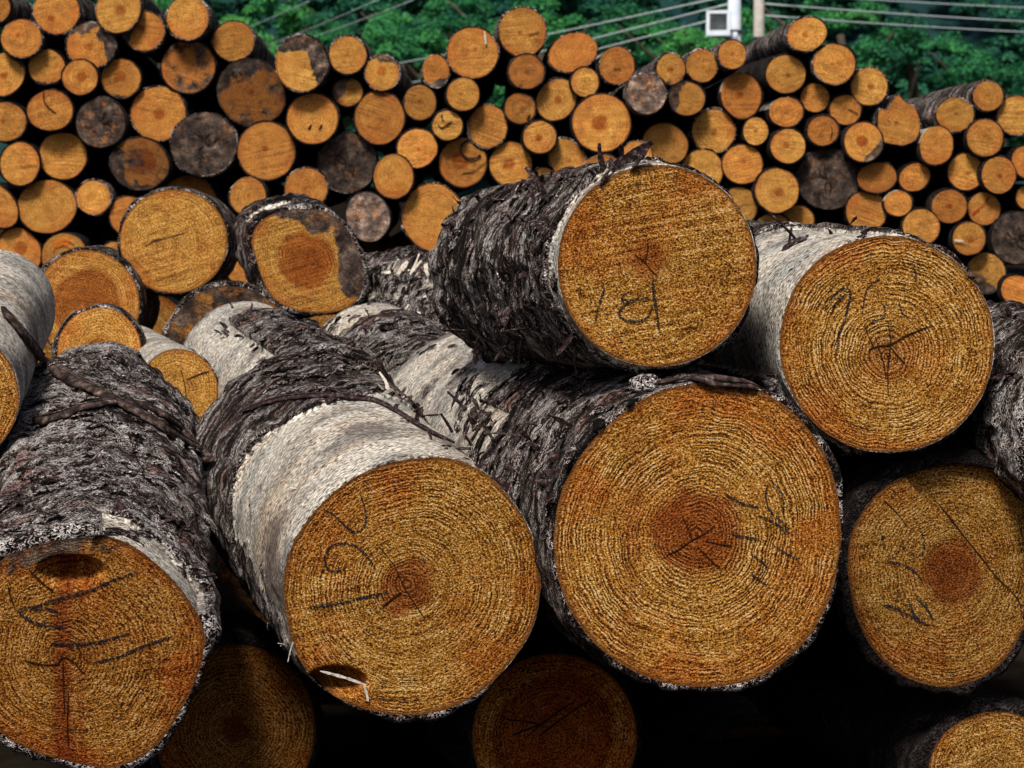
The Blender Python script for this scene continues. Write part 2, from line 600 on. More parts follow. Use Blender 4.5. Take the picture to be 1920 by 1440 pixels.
def strokes(info, name, lines, width, mat, lift=.0014, n=14, parent='face', label=None, jitter=.0):
    """marks on a sawn face: every polyline in photo pixels laid on the face plane"""
    parts = []
    for ln in lines:
        if len(ln) == 1:
            continue
        pts = smooth_line(np.array(ln, float), max(6, n))
        ray = np.stack([(pts[:, 0] - CX) / FPX, np.ones(len(pts)), (HY - pts[:, 1]) / FPX], 1)
        k = (info['Pf'] @ info['nrm']) / (ray @ info['nrm'])
        W = ray * k[:, None] + info['nrm'] * lift
        loc = (W - info['Pf']) @ info['R3']
        if jitter:
            loc[:, :2] += (RNG.random((len(pts), 2)) - .5) * jitter
        taper = np.clip(np.minimum(np.arange(len(pts)), np.arange(len(pts))[::-1]) / 2.5 + .35, .35, 1)
        parts.append(ribbon(loc, width * (.42 if mat is M_CRACK else .58) * taper, .0012, (0, 0, 1), .7))
    V, F = merge(parts)
    o = obj(name, new_mesh(name, V, F, mat, smooth=False), info['face'])
    if label:
        o['label'] = label
    return o

def to_world(info):
    W = (info['V'] @ info['R3'].T) + info['Pf']
    return W, info['F']

# ------------------------------------------------------------------ ground and hill
def ground_z(x, y):
    return -1.215 + .17 * sst(4.6, 7.5, y)

def make_ground():
    xs = np.r_[-1500, -400, -120, -40, -15, np.linspace(-6, 6, 49), 15, 40, 120, 400, 1500]
    ys = np.r_[-1500, -300, -60, -12, np.linspace(-2, 12, 57), 20, 35, 60, 85, 110, 1800]
    X, Yy = np.meshgrid(xs, ys)
    Z = ground_z(X, Yy) + (fbm(np.stack([X * 2, Yy * 2, X * 0], 2), 3) - .5) * .05
    V = np.stack([X, Yy, Z], 2).reshape(-1, 3)
    nx = len(xs)
    F = [(j * nx + i, j * nx + i + 1, (j + 1) * nx + i + 1, (j + 1) * nx + i) for j in range(len(ys) - 1) for i in range(nx - 1)]
    m = mat_plain('yard_soil', (.005, .004, .003), (.018, .014, .010), 6, 1.0, .02)  # near-black soil, the gaps' shade put into its colour
    m.node_tree.nodes['Principled BSDF'].inputs['Specular IOR Level'].default_value = 0.0
    structure(obj('ground', new_mesh('ground', V, F, m)))

def hill_z(x, y):
    return -1.3 + np.maximum(0, y - 98) * .62 + (fbm(np.stack([x * .03, y * .03, x * 0], -1), 3) - .5) * 9 * sst(98, 130, y)

def make_hill():
    xs = np.linspace(-260, 260, 66)
    ys = np.linspace(97, 330, 40)
    X, Yy = np.meshgrid(xs, ys)
    Z = hill_z(X, Yy)
    V = np.stack([X, Yy, Z], 2).reshape(-1, 3)
    nx = len(xs)
    F = [(j * nx + i, j * nx + i + 1, (j + 1) * nx + i + 1, (j + 1) * nx + i) for j in range(len(ys) - 1) for i in range(nx - 1)]
    m = mat_plain('hillside_undergrowth', (.003, .022, .030), (.008, .040, .036), .5, .95, .3)  # bluish shadow between the trees put into the ground colour
    structure(obj('hillside', new_mesh('hillside', V, F, m)))

make_ground()
make_hill()

# ------------------------------------------------------------------ back stack
BACKG = 'log ends in the back stack'
K = {  # tone, red, stain-all
    't': (1.0, .0, 0), 'p': (1.12, 0, 0), 'o': (.98, .45, 0), 'y': (1.08, .1, 0),
    'g': (.85, .6, .74), 'b': (.85, .5, .50), 'r': (.44, 1.2, .42), 'w': (2.6, .1, .85), 'd': (.8, .3, 0)}
# x, y, rx, ry, kind, heart radius (0 = none), label, extras
BACK = [
 (-6,14,25,28,'t',0,'tan log end cut by the top left corner of the photo',{}),
 (40,72,38,36,'y',0,'yellowish log end just below the log in the top left corner',{'hp':(-.2,.15,.1)}),
 (106,20,43,43,'t',.14,'tan log end with small dark pith, second along the top from the left corner',{'hp':(-.2,-.35,.14)}),
 (170,85,45,42,'t',.16,'tan log end with grey weathered right and top rim, below the second top log',{'st':[(20,.45,.2,.85),(100,.55,.2,.7)]}),
 (222,16,41,46,'t',.22,'tan log end cut by the top edge, third from the left corner',{}),
 (270,58,38,37,'p',.17,'pale log end with blue grey stain on its upper left side',{'st':[(150,.5,.12,.9)]}),
 (352,33,39,41,'p',.06,'plain pale log end standing highest beside the trees at left',{}),
 (353,125,50,50,'b',0,'grey brown weathered log end with notched bottom, left below the highest pale one',{'rot':20}),
 (438,77,39,38,'o',0,'orange log end with slanting saw marks and bark behind, right of the grey brown one',{}),
 (8,140,36,43,'t',.2,'tan log end cut by the left edge, higher of two there',{'st':[(40,.8,.1,.7)]}),
 (87,125,34,33,'t',.14,'small tan log end with dark pith and grey lower rim, left side',{'st':[(260,.8,.12,.7)]}),
 (150,145,33,33,'p',.28,'small pale log end with broad brown heart, left side',{}),
 (227,147,37,37,'t',.3,'tan log end with grey sliver along its bottom rim',{'st':[(250,.82,.1,.9)]}),
 (9,228,40,37,'o',.14,'reddish speckled log end at the left edge',{'st':[(50,.55,.2,.55)]}),
 (94,207,43,38,'t',0,'tan log end with a black split running into its centre',{'crack':[[(82,170),(83,190),(94,204),(106,212)]],'cw':.009}),
 (189,230,46,46,'g',0,'dark mottled grey brown log end left of the big plain tan one',{'am':.66}),
 (297,213,52,51,'p',.0,'big plain tan log end between two dark grey ones',{'hp':(0,0,.2)}),
 (382,270,62,59,'g',0,'largest dark grey log end in the left half of the back stack',{}),
 (472,174,66,61,'r',0,'large lumpy reddish brown log end with torn face',{'lobes':.05,'st':[(115,.3,.2,.6),(270,.45,.2,.55)]}),
 (37,307,37,40,'y',0,'yellowish log end at left with a fine horizontal check',{'crack':[[(38,312),(55,310),(70,309)]],'cw':.004}),
 (118,292,45,44,'y',0,'yellowish log end with a bark nick at its right, left side',{}),
 (262,307,55,49,'r',.5,'pear shaped log end, reddish with grey white left edge',{'lobes':.045,'rot':-15,'st':[(195,.55,.12,.95),(250,.65,.15,.7)]}),
 (88,387,55,51,'y',0,'big yellowish log end with vertical streaks, lower left',{}),
 (175,370,32,32,'p',0,'small pale round log end, lower left, right of the big yellowish one',{}),
 (-4,385,31,48,'o',0,'orange log end half cut by the left edge',{}),
 (352,380,54,51,'d',0,'brown log end half hidden behind the front log with thin bark ring',{'Y':.15}),
 (500,283,54,54,'y',.08,'big yellowish log end with reddish nick on its right rim',{}),
 (243,405,38,38,'o',0,'orange log end peeking out left of the log with thin bark ring',{}),
 (37,470,38,45,'t',.3,'olive tan log end with dark heart star, low at the left edge',{}),
 (120,480,43,43,'t',0,'low log end carrying a smear of orange spray paint',{'spray':[[(100,470),(104,455),(125,448),(138,456)],[(104,462),(120,456),(134,466)]]}),
 (213,480,24,26,'o',0,'sliver of orange log end low between two nearer logs at left',{}),
 (465,368,34,36,'o',0,'orange log end above the weathered log with bark cap',{}),
 (455,500,32,34,'o',0,'orange log end deep in the gap between the two middle logs at left',{}),
 (565,118,48,53,'t',0,'dark topped log end with black stain on its right, under shaggy bark',{'st':[(15,.35,.14,1),(95,.4,.16,.9)],'Y':-.05}),
 (652,103,35,35,'t',0,'tan log end with pale bark strip on its left, right of the dark topped one',{}),
 (717,137,32,33,'t',.3,'tan log end with grey streak down from the top',{'st':[(80,.6,.15,.6)]}),
 (652,172,28,27,'t',0,'small log end with grey upper left half, under two tan ones',{'st':[(140,.15,.25,.62)]}),
 (586,222,48,48,'y',0,'tan log end with two small dark knots low on its face',{'knots':[(581,238),(601,238)]}),
 (712,221,46,50,'t',.0,'large tan log end with brown mottled rim, centre left',{'st':[(80,.75,.2,.5)]}),
 (787,192,31,33,'d',.1,'dull brown log end whose purple grey bark shows above',{'st':[(180,.8,.2,.6)]}),
 (817,133,25,31,'o',0,'small orange oval log end with grey foot, under the wire',{'st':[(290,.6,.15,.8)]}),
 (886,99,48,48,'o',0,'big orange log end with a white splinter at its upper right',{'splinter':[(908,58),(910,72),(911,84)]}),
 (868,177,31,31,'y',.1,'yellowish round log end directly under the big orange one',{}),
 (839,235,28,28,'t',.1,'small log end with crescent shaped rot split',{'crack':[[(820,232),(828,240),(840,232),(848,228)],[(829,214),(828,222),(833,226)]],'cw':.009}),
 (915,237,36,40,'o',0,'orange teardrop shaped log end in the middle of the back stack',{'lobes':.05}),
 (782,278,38,36,'p',.08,'pale round log end with tiny dark pith, right of the dark centre one',{}),
 (652,305,54,55,'g',0,'large dark brown grey log end in the centre left',{'am':.85}),
 (574,353,40,38,'y',0,'yellowish log end with dark notch on top, above the log with bark cap',{'lobes':.03}),
 (738,331,37,41,'o',0,'orange egg shaped log end right below the dark brown grey one',{'rot':-20}),
 (868,305,45,46,'o',.38,'log end with round branch knob at its upper right',{'knob':(884,280,20),'crack':[[(866,325),(885,322),(905,308),(911,302)]],'cw':.006}),
 (958,308,40,42,'y',.24,'yellowish log end with brown heart, left above the shaggy bark log',{}),
 (690,407,40,47,'w',0,'pinkish grey weathered log end above the tangle of loose bark',{'lobes':.035,'rot':10}),
 (814,408,58,64,'t',.0,'large lobed log end with scalloped left rim, behind the shaggy bark log',{'lobes':.06,'st':[(180,.85,.08,.5)]}),
 (785,498,32,26,'d',0,'dull sliver of log end just above the white splintered wood',{}),
 (980,60,45,46,'t',0,'highest log end in the middle, tan with brown cracks',{'crack':[[(990,66),(1003,62),(1012,60)]],'cw':.006}),
 (987,134,33,32,'b',.14,'grey tinged log end right below the highest middle one',{'am':.42}),
 (1074,98,47,35,'o',0,'bean shaped orange log end',{'rot':22,'lobes':.05}),
 (1097,154,26,27,'p',.1,'small pale log end under the bean shaped one',{}),
 (1157,123,33,35,'o',0,'orange log end with short dark check, right of the bean shaped one',{'crack':[[(1150,129),(1157,129),(1164,128)]],'cw':.008}),
 (1043,187,36,41,'t',.18,'tan oval log end with grey top, left above the one with bold round heart',{'st':[(110,.75,.2,.6)]}),
 (975,203,29,28,'b',.1,'small greyish log end with a dark speck at its lower right',{'am':.38,'knots':[(991,220)]}),
 (1128,230,55,54,'y',.26,'big log end with a bold round brown heart',{'hs':1}),
 (1211,175,37,38,'w',0,'grey white heart shaped log end',{'Y':-.1,'lobes':.045,'rot':30}),
 (1258,129,27,29,'t',.22,'small log end with grey lower half beside the grey white heart shaped one',{'st':[(280,.5,.3,.5)]}),
 (1316,123,29,31,'o',0,'rough fibrous log end with reddish top, left of the one under the floodlight',{}),
 (1373,102,26,27,'p',.1,'small pale log end directly below the floodlight, dark bark at its right',{}),
 (1288,185,34,31,'t',0,'log end with blue grey left side, below the rough fibrous one',{'st':[(165,.35,.2,.85)]}),
 (1390,179,38,43,'o',.2,'upright oval orange log end below the pole',{}),
 (1338,246,41,41,'y',.18,'round log end with two brown pith spots, right of centre',{}),
 (1417,246,23,26,'p',.12,'tiny pale log end with red pith, right of centre',{}),
 (1248,269,43,38,'t',.0,'tan log end with slanting pale check, right of the bold heart one',{'rot':-25}),
 (1012,257,31,30,'t',.26,'small log end with smudged purple heart, left of the bold heart one',{}),
 (1065,301,32,44,'y',.0,'tall yellowish log end standing over the shaggy bark',{'lobes':.03}),
 (1195,291,28,27,'p',0,'small pale log end above the curled bark of the topmost front log',{}),
 (1317,319,39,39,'t',0,'tan log end partly hidden by the rim of the topmost front log',{}),
 (1392,308,38,37,'y',.05,'plain yellowish log end with pinpoint pith, right of the topmost front log',{}),
 (1130,326,40,36,'d',0,'brown log end low behind the shaggy bark, under the bold heart one',{}),
 (1020,336,21,22,'t',0,'small tan log end seen through the curled bark shreds',{}),
 (1387,387,33,37,'t',0,'tan log end tucked against the right rim of the topmost front log',{}),
 (1513,64,38,31,'p',.15,'highest log end at right, pinkish with rough splintered centre',{'red':.3,'tilt':.7}),
 (1473,139,37,36,'t',.1,'tan log end under the highest right one, torn along its top',{}),
 (1564,120,40,38,'p',.08,'pale log end right below the highest right one',{}),
 (1630,162,34,35,'p',.16,'pale pinkish log end with dark heart, edge of the right slope',{}),
 (1528,183,27,27,'y',.05,'small yellow log end between two pale ones under the right peak',{}),
 (1585,206,29,28,'t',0,'small log end with a black radial check, right slope',{'crack':[[(1590,204),(1600,209),(1609,214)]],'cw':.007}),
 (1474,210,32,28,'y',0,'flattened yellow log end under the torn top one',{}),
 (1543,245,29,28,'o',0,'orange log end with a dark vertical crack at its right',{'crack':[[(1558,235),(1560,248),(1556,261)]],'cw':.007}),
 (1478,274,33,32,'p',.16,'pinkish log end with ragged left rim, above the large black one',{}),
 (1619,266,36,37,'y',.3,'yellow log end with round brown heart and blue grey lower right rim',{'st':[(320,.6,.1,.95)],'hs':1}),
 (1686,226,40,45,'o',0,'log end broken to a point at the top, dip of the right skyline',{'pts':[(1647,262),(1646,226),(1650,204),(1662,206),(1676,186),(1684,178),(1695,190),(1716,204),(1725,232),(1720,256),(1700,270),(1678,270)]}),
 (1791,215,35,32,'t',0,'tan log end with splintered right rim and long bark back, right slope',{}),
 (1853,180,28,28,'d',0,'highest log end by the right edge, with diagonal saw marks',{}),
 (1906,216,36,37,'t',.08,'tan log end touching the right edge, upper one',{}),
 (1847,258,34,35,'o',0,'orange log end with streaked top, second column from the right edge',{}),
 (1756,273,31,37,'p',.0,'pale log end with long dark bark side, under the broken pointed one',{}),
 (1811,322,34,35,'p',.12,'pale round log end with small star pith, right side',{}),
 (1873,328,32,35,'d',.12,'brown log end right of the pale star pith one',{}),
 (1553,335,57,57,'g',0,'large black grey log end in the right half',{}),
 (1644,333,37,28,'o',0,'wide flat orange log end right of the large black grey one',{}),
 (1715,332,30,25,'t',0,'small flattened tan log end between the orange flat one and the pale star one',{}),
 (1457,357,41,42,'y',.2,'yellow log end with brown heart, left of the large black grey one',{}),
 (1924,304,26,31,'t',0,'tan log end cut by the right edge, middle one',{}),
 (1625,396,39,38,'o',0,'orange log end below the large black grey one, right',{}),
 (1684,381,26,24,'p',.1,'smallest pale log end beside the orange one at right',{}),
 (1780,387,33,31,'o',.15,'orange log end left of the one with red crayon',{}),
 (1845,391,31,31,'t',0,'log end slashed with red crayon',{'redmark':[[(1822,402),(1834,392),(1850,376),(1854,368)]]}),
 (1727,426,35,34,'o',0,'orange log end right above the rim of the right front log',{}),
 (1817,447,31,31,'y',.2,'yellow log end with a white branch stub at its left',{'splinter':[(1788,450),(1797,451),(1806,452)]}),
 (1908,446,49,49,'g',0,'large dark grey log end at the right edge',{'am':.85}),
 (1848,512,38,38,'t',0,'tan log end with a charcoal blot, low at right',{'st':[(235,.1,.2,.62)]}),
 (1910,547,34,29,'t',0,'low tan log end in the bottom right corner of the back stack',{}),
 (1496,412,31,27,'t',0,'tan log end showing over the curled bark left of the right front log',{}),
 (1450,432,36,32,'t',0,'pale brown log end between the two top front logs',{}),
 (1538,448,28,24,'t',0,'low tan log end behind the white bare wood of the right front log',{}),
 (1926,370,21,22,'t',0,'sliver of tan log end at the right edge above the dark grey one',{}),
]
YB = 8.0
TOPBARK = {q[6] for q in BACK if not any(abs(q[0] - o[0]) < 45 and 20 < q[1] - o[1] < 110 for o in BACK)}
for i, (x, y, rx, ry, kd, hr, label, ex) in enumerate(BACK):
    tn, rd, sa = K[kd]
    tn *= .78 + RNG.random() * .38
    rd = min(1, ex.get('red', rd) * .7 + RNG.choice([0, .1, .25, .6]))
    st = list(ex.get('st', []))
    if sa:
        st.append((None, 0, 0, ex.get('am', sa)))
    heart = (hr, ex.get('hs', .85)) if hr else None
    hp = (RNG.uniform(-.12, .12), RNG.uniform(-.12, .12))
    if 'hp' in ex:
        hp = ex['hp'][:2]
        heart = (ex['hp'][2], .95)
    Y = YB + ex.get('Y', 0) + RNG.uniform(-.04, .04)
    inf = make_log('log', label, (x, y), (rx, ry), Y, BACKG, outline=ex.get('pts'), rot=ex.get('rot', RNG.uniform(-40, 40)) if abs(rx - ry) > 4 else 0,
                   vp=(830 + RNG.uniform(-160, 120), 400 + RNG.uniform(-60, 60)), length=1.9 + RNG.uniform(-.1, .3), taper=.93, mat=None if ex.get('top') or y < 110 or label in TOPBARK else M_BARK_SHADE,  # inner rows take the bark copy darkened for gap shade
                   bark=.0055, res=(56, 14, 12), pith=hp, heart=heart, stain=st, sharp=.60, tone=tn, red=rd, dot=RNG.choice([0, .5, 1.0, 1.3]),
                   lobes=ex.get('lobes', .030), tilt=ex.get('tilt', .55) + RNG.uniform(-.25, .25), seed=i,
                   peel=(lambda th, t: np.where((th > 80) & (th < 170), .62, 0)) if i % 9 == 4 else None, rough=1.3)
    if kd == 'g':
        cks = []
        for q in range(5):
            a0 = RNG.uniform(0, 6.28)
            cks.append([(x + rx * t_ * math.cos(a0 + .25 * w_), y + ry * t_ * math.sin(a0 + .25 * w_)) for t_, w_ in ((.06, 0), (.25, RNG.normal()), (.5, RNG.normal()))])
        strokes(inf, 'crack', cks, .008, M_CRACK, .0035)
    if 'crack' in ex:
        strokes(inf, 'crack', ex['crack'], ex['cw'], M_CRACK, .0035)
    if 'knots' in ex:
        strokes(inf, 'knot', [[(a - 3, b + 5), (a, b), (a + 3, b - 5)] for a, b in ex['knots']], .014, M_CRACK, .0035)
    if 'redmark' in ex:
        strokes(inf, 'crayon_mark', ex['redmark'], .011, M_RED, .004)
    if 'spray' in ex:
        strokes(inf, 'paint_mark', ex['spray'], .022, M_ORANGE, .004)
    if 'splinter' in ex:
        strokes(inf, 'splinter', [ex['splinter']], .011, M_SPLINT, .008)
    if 'knob' in ex:
        kx, ky, kr = ex['knob']
        pk = (P(kx, ky, Y) - inf['Pf']) @ inf['R3']
        tt = np.linspace(0, 2 * math.pi, 33)
        ringp = np.stack([pk[0] + np.cos(tt) * kr * Y / FPX, pk[1] + np.sin(tt) * kr * .9 * Y / FPX, pk[2] + tt * 0 + .004], 1)
        V, F = ribbon(ringp[3:30], .006, .002, (0, 0, 1), .5)
        obj('branch_knot', new_mesh('branch_knot', V, F, M_CRACK, smooth=False), inf['face'])

# ------------------------------------------------------------------ logs lying between the two stacks
MIDG = 'logs lying behind the front row'
def mid(label, c, r, Y, **k):
    k.setdefault('res', (110, 26, 40))
    k.setdefault('sharp', .72)
    k.setdefault('bark', .009)
    k.setdefault('s', .86)
    inf = make_log('log', label, c, r, Y, MIDG, seed=int(c[0]), **k)
    FRONT_BVH.append(inf)
    return inf

m1 = mid('round log with thin dark bark ring, lying highest among the logs at left', (326, 452), (101, 97), 6.3, vp=(620, 470), s=.9, pith=(-.3, -.1), tone=.92, lobes=.014, bark=.008)
strokes(m1, 'crack', [[(300, 446), (290, 450), (272, 462)], [(288, 452), (310, 445), (345, 437)]], .003, M_CRACK)
m2 = mid('weathered log with bark cap and big red brown heart, right of the ringed one', (577, 486), (103, 98), 6.0, back=((535, 456), 84, 6.35),
         outline=[(470, 455), (480, 425), (510, 402), (560, 392), (610, 396), (646, 424), (672, 470), (683, 515), (675, 555), (645, 580), (600, 587), (555, 582), (515, 562), (492, 525)],
         heart=(.50, .95), pith=(-.03, -.05), stain=[(20, .44, .16, .68), (75, .52, .14, .66)], tone=.9, lobes=.008, bark=.014,
         peel=lambda th, t: np.where((th > 95) & (th < 150) & (t > .08) & (t < .2), .9, 0))
m3 = mid('large log with brown heart inside a pale ring, behind the small tan one', (163, 570), (98, 101), 6.1, heart=(.66, .9), tone=.92, bark=.009, vp=(500, 560))
m4 = mid('small tan log with dark heart, in front of the large one with brown heart', (186, 655), (79, 78), 5.4, heart=(.26, .8), bark=.007, vp=(300, 640))
m5 = mid('tan log with a white peeled back, squeezed between the two left front logs', (335, 732), (74, 77), 5.15, tone=.95, bark=.004, peel=lambda th, t: np.where((th > 50) & (th < 200), 1.0, .2))
strokes(m5, 'crack', [[(338, 690), (346, 720), (350, 750)], [(350, 712), (372, 702), (392, 696)]], .004, M_CRACK)
m6 = mid('olive grey weathered log half buried behind the white peeled log back', (428, 652), (118, 116), 5.9, s=.95, stain=[(None, 0, 0, .60)], tone=.62, bark=.009, vp=(520, 700))
m7 = mid('log back with white peeled rim and purple grey bark, behind the left front logs', (622, 802), (126, 126), 4.80, silver=.05, back=((457, 690), 125, 5.6),
         peel=lambda th, t: np.where((t > .60) | ((th > 122) & (th < 215)), 1.0, .05), bark=.016)
m8 = mid('log back with white rim and grey bark, under the log with the red brown heart', (845, 832), (126, 126), 5.25, silver=.05, back=((700, 692), 126, 5.95),
         peel=lambda th, t: np.where((t > .56) | (th > 140) & (th < 220), 1.0, .05), bark=.015)
m9 = mid('purple grey log back with torn white wood, left of the shaggy topmost log', (960, 640), (105, 105), 5.75, silver=.04, back=((722, 575), 82, 6.5),
         peel=lambda th, t: np.where((t > .02) & (t < .62), .49, .08), bark=.022, rough=1.5)
# carrying layer hidden below, gap shade put into its face tone
for j, x in enumerate((-1.30, -.88, -.47, -.05, .36, .78)):
    c = (CX + x / 5.0 * FPX, HY + .86 / 5.0 * FPX)
    make_log('log', 'shade coloured log hidden under the middle logs', c, (.19 / 5 * FPX,) * 2, 5.0 + .05 * (j % 2), 'carrying logs hidden under the middle layer',
             vp=(-250, 330), length=2.1, taper=.95, bark=.008, res=(32, 4, 8), tone=.16, stain=[(None, 0, 0, .5)], seed=j, mat=M_BARK_SHADE)
for j in range(13):
    x = -2.2 + j * .36
    zz = -.86 + .02 * math.sin(j * 2.1)
    c = (CX + x / 8.05 * FPX, HY - zz / 8.05 * FPX)
    make_log('log', 'dark log hidden in the bottom layer of the back stack', c, (.165 / 8.05 * FPX,) * 2, 8.05, 'bottom logs hidden under the back stack',
             vp=(850, 400), length=2.0, taper=.95, bark=.006, res=(28, 4, 6), tone=.6, seed=j, mat=M_BARK_SHADE)
    c = (CX + (x + .18) / 8.05 * FPX, HY - (zz + .30) / 8.05 * FPX)
    make_log('log', 'dark log in the hidden second layer of the back stack', c, (.15 / 8.05 * FPX,) * 2, 8.10, 'second layer logs hidden under the back stack',
             vp=(850, 400), length=2.0, taper=.95, bark=.006, res=(28, 4, 6), tone=.6, seed=j + 40, mat=M_BARK_SHADE)

for j in range(20):  # layer added behind the gaps, their shade put into its tone
    x = -2.1 + j * .215
    zz = -.27 - .02 * (j % 3) - (.17 if x > .2 else 0)
    c = (CX + x / 8.4 * FPX, HY - zz / 8.4 * FPX)
    make_log('log', 'shade coloured log hidden in the third layer of the back stack', c, (.105 / 8.4 * FPX,) * 2, 8.4, 'third layer logs hidden under the back stack',
             vp=(850, 400), length=1.7, taper=.95, bark=.005, res=(28, 4, 6), tone=.18, stain=[(None, 0, 0, .4)], seed=j + 80, mat=M_BARK_SHADE)

# ------------------------------------------------------------------ front row
FRG = 'big logs in the front row'
def front(label, c, r, Y, **k):
    k.setdefault('res', (300, 60, 170))
    k.setdefault('lobes', .008)
    k['tone'] = k.get('tone', 1.0) * .76
    inf = make_log('log', label, c, r, Y, k.pop('group', FRG), seed=int(c[1]), **k)
    FRONT_BVH.append(inf)
    return inf

f1 = front('topmost shaggy bark log marked 181 in blue crayon', (1232, 499), (187, 189), 3.84, back=((965, 512), 152, 4.65), heart=(.22, .75), pith=(-.10, .08), bark=.009, rough=1.25,
           peel=lambda th, t: np.where(t < .028, 1.0, 0.0), tone=.92, ringk=.35, sawk=1.9, silver=.03)
strokes(f1, 'crayon_mark', [[(1133, 539), (1126, 562), (1120, 582), (1117, 603)],
                            [(1182, 545), (1168, 553), (1166, 561), (1180, 563), (1205, 559), (1216, 558)],
                            [(1182, 563), (1165, 577), (1160, 590), (1172, 600), (1196, 603), (1214, 594), (1222, 575)]], .0062, M_BLUE)
strokes(f1, 'crayon_mark', [[(1224, 520), (1225, 545), (1229, 575), (1233, 600), (1236, 622)]], .0085, M_BLUE)
strokes(f1, 'crack', [[(1214, 447), (1214, 470), (1210, 490), (1222, 508), (1232, 516)], [(1190, 478), (1205, 488), (1212, 492)]], .0028, M_CRACK)

f2 = front('largest log, centre right, with wide red brown heart and bark ringed rim', (1308, 1003), (270, 284), 3.76, s=.73, heart=(.305, 1.0), pith=(-.01, .0), bark=.0075, tone=1.0, ringk=1.6, sawk=.7, streak=[(-.45, .10, .4)],
           outline=[(1578, 1010), (1570, 925), (1545, 850), (1500, 785), (1440, 740), (1375, 722), (1300, 720), (1225, 738), (1160, 780), (1100, 840), (1058, 910), (1040, 985), (1042, 1060), (1062, 1130), (1105, 1195), (1165, 1245), (1240, 1278), (1320, 1288), (1400, 1278), (1465, 1245), (1520, 1190), (1560, 1110)],
           lobes=.004, peel=lambda th, t: np.where((t > .66) & (th > 20) & (th < 165), .60, np.where((t > .50) & (t < .66) & (th > 140) & (th < 175), .8, 0.0)))
strokes(f2, 'crayon_mark', [[(1358, 924), (1382, 940), (1405, 948), (1422, 950)], [(1440, 905), (1435, 930), (1442, 955), (1462, 975), (1478, 990)],
                            [(1446, 900), (1462, 920), (1470, 945), (1466, 965)], [(1420, 965), (1450, 978), (1470, 992), (1482, 1000)]], .0060, M_BLUE)
strokes(f2, 'crayon_mark', [[(1370, 998), (1380, 1004), (1410, 1008), (1432, 1012)], [(1450, 1022), (1475, 1038), (1497, 1048)], [(1410, 1040), (1428, 1052), (1440, 1066)], [(1408, 1075), (1420, 1085), (1436, 1096)]], .0055, M_BLUE)
strokes(f2, 'crack', [[(1250, 1040), (1275, 1028), (1298, 1012), (1320, 1000), (1340, 985)], [(1278, 968), (1290, 990), (1297, 1010)], [(1322, 1014), (1350, 1020), (1372, 1022)], [(1308, 1025), (1330, 1048), (1350, 1065)]], .0034, M_CRACK)

f3 = front('log with broad white peeled back and a dark torn hole at its lower left', (775, 1100), (240, 242), 3.8, back=((560, 862), 196, 4.7), heart=(.255, .95), pith=(-.05, .02), bark=.009, tone=.95, ringk=1.3,
           outline=[(1015, 1100), (1005, 1020), (970, 950), (915, 890), (845, 860), (775, 860), (700, 878), (635, 915), (580, 970), (545, 1030), (532, 1090), (538, 1160), (556, 1225), (590, 1275), (640, 1312), (710, 1335), (780, 1340), (850, 1325), (915, 1285), (970, 1225), (1003, 1165)],
           lobes=.004, peel=lambda th, t: np.where(t < .50 + .03 * np.sin(np.radians(th * 3)), 1.0, 0.0) * np.interp(th, [0, 60, 120, 160, 195, 250, 300, 360], [1, 1, .92, .66, .46, .30, .45, 1]),
           push=lambda u: .06 * sst(1.0, .55, np.hypot((u[:, 0] + .56 + .35 * (u[:, 1] + .73)) / .24, (u[:, 1] + .73) / .12)))
strokes(f3, 'splinter', [[(600, 1257), (645, 1269), (686, 1283)], [(682, 1284), (687, 1299), (690, 1314)]], .0075, M_SPLINT, .004)
strokes(f3, 'crayon_mark', [[(672, 920), (682, 945), (686, 968), (684, 985), (668, 998), (652, 990), (630, 968), (608, 955)]], .0060, M_BLUE)
strokes(f3, 'crayon_mark', [[(640, 1068), (618, 1070), (608, 1050), (616, 1028), (640, 1018), (668, 1024), (690, 1045), (704, 1066)]], .0065, M_BLUE)
strokes(f3, 'crayon_mark', [[(572, 1140), (612, 1134), (655, 1126), (700, 1116), (728, 1110)]], .0080, M_BLUE)
strokes(f3, 'crack', [[(708, 1020), (740, 1062), (756, 1098), (780, 1135), (800, 1165)], [(716, 1138), (735, 1122), (752, 1110)]], .0035, M_CRACK)

f4 = front('log at the left with flaking silvery bark and blue crayon strokes on its stained face', (182, 1222), (205, 212), 3.7, silver=.088, back=((200, 822), 157, 4.75), pith=(-.30, -.05), bark=.010, rough=1.6, tone=.82, red=.35,
           outline=[(386, 1200), (375, 1160), (345, 1110), (300, 1062), (245, 1022), (190, 1004), (130, 1010), (70, 1022), (5, 1048), (-25, 1110), (-40, 1190), (-40, 1270), (-25, 1340), (15, 1385), (70, 1412), (130, 1428), (195, 1440), (245, 1428), (295, 1395), (340, 1330), (372, 1262)],
           lobes=.008, streak=[(-.28, .13, 1.0), (-.12, .06, .6)], stain=[(105, .78, .14, .55)],
           peel=lambda th, t: np.where((t < .085) & (th > 20) & (th < 88), 1.0, np.where(t > .1, .22, 0)),
           push=lambda u: .035 * sst(1.0, .4, np.hypot((u[:, 0] + .22) / .34, (u[:, 1] - .70) / .17)))
strokes(f4, 'crayon_mark', [[(30, 1143), (70, 1136), (120, 1120), (170, 1106), (220, 1085), (255, 1072)], [(34, 1146), (52, 1160), (82, 1172), (122, 1176)]], .0078, M_BLUE)
strokes(f4, 'crayon_mark', [[(62, 1143), (90, 1142), (118, 1150)], [(95, 1206), (140, 1208), (190, 1202), (245, 1186)], [(172, 1242), (215, 1234), (262, 1214), (318, 1194)]], .0072, M_BLUE)
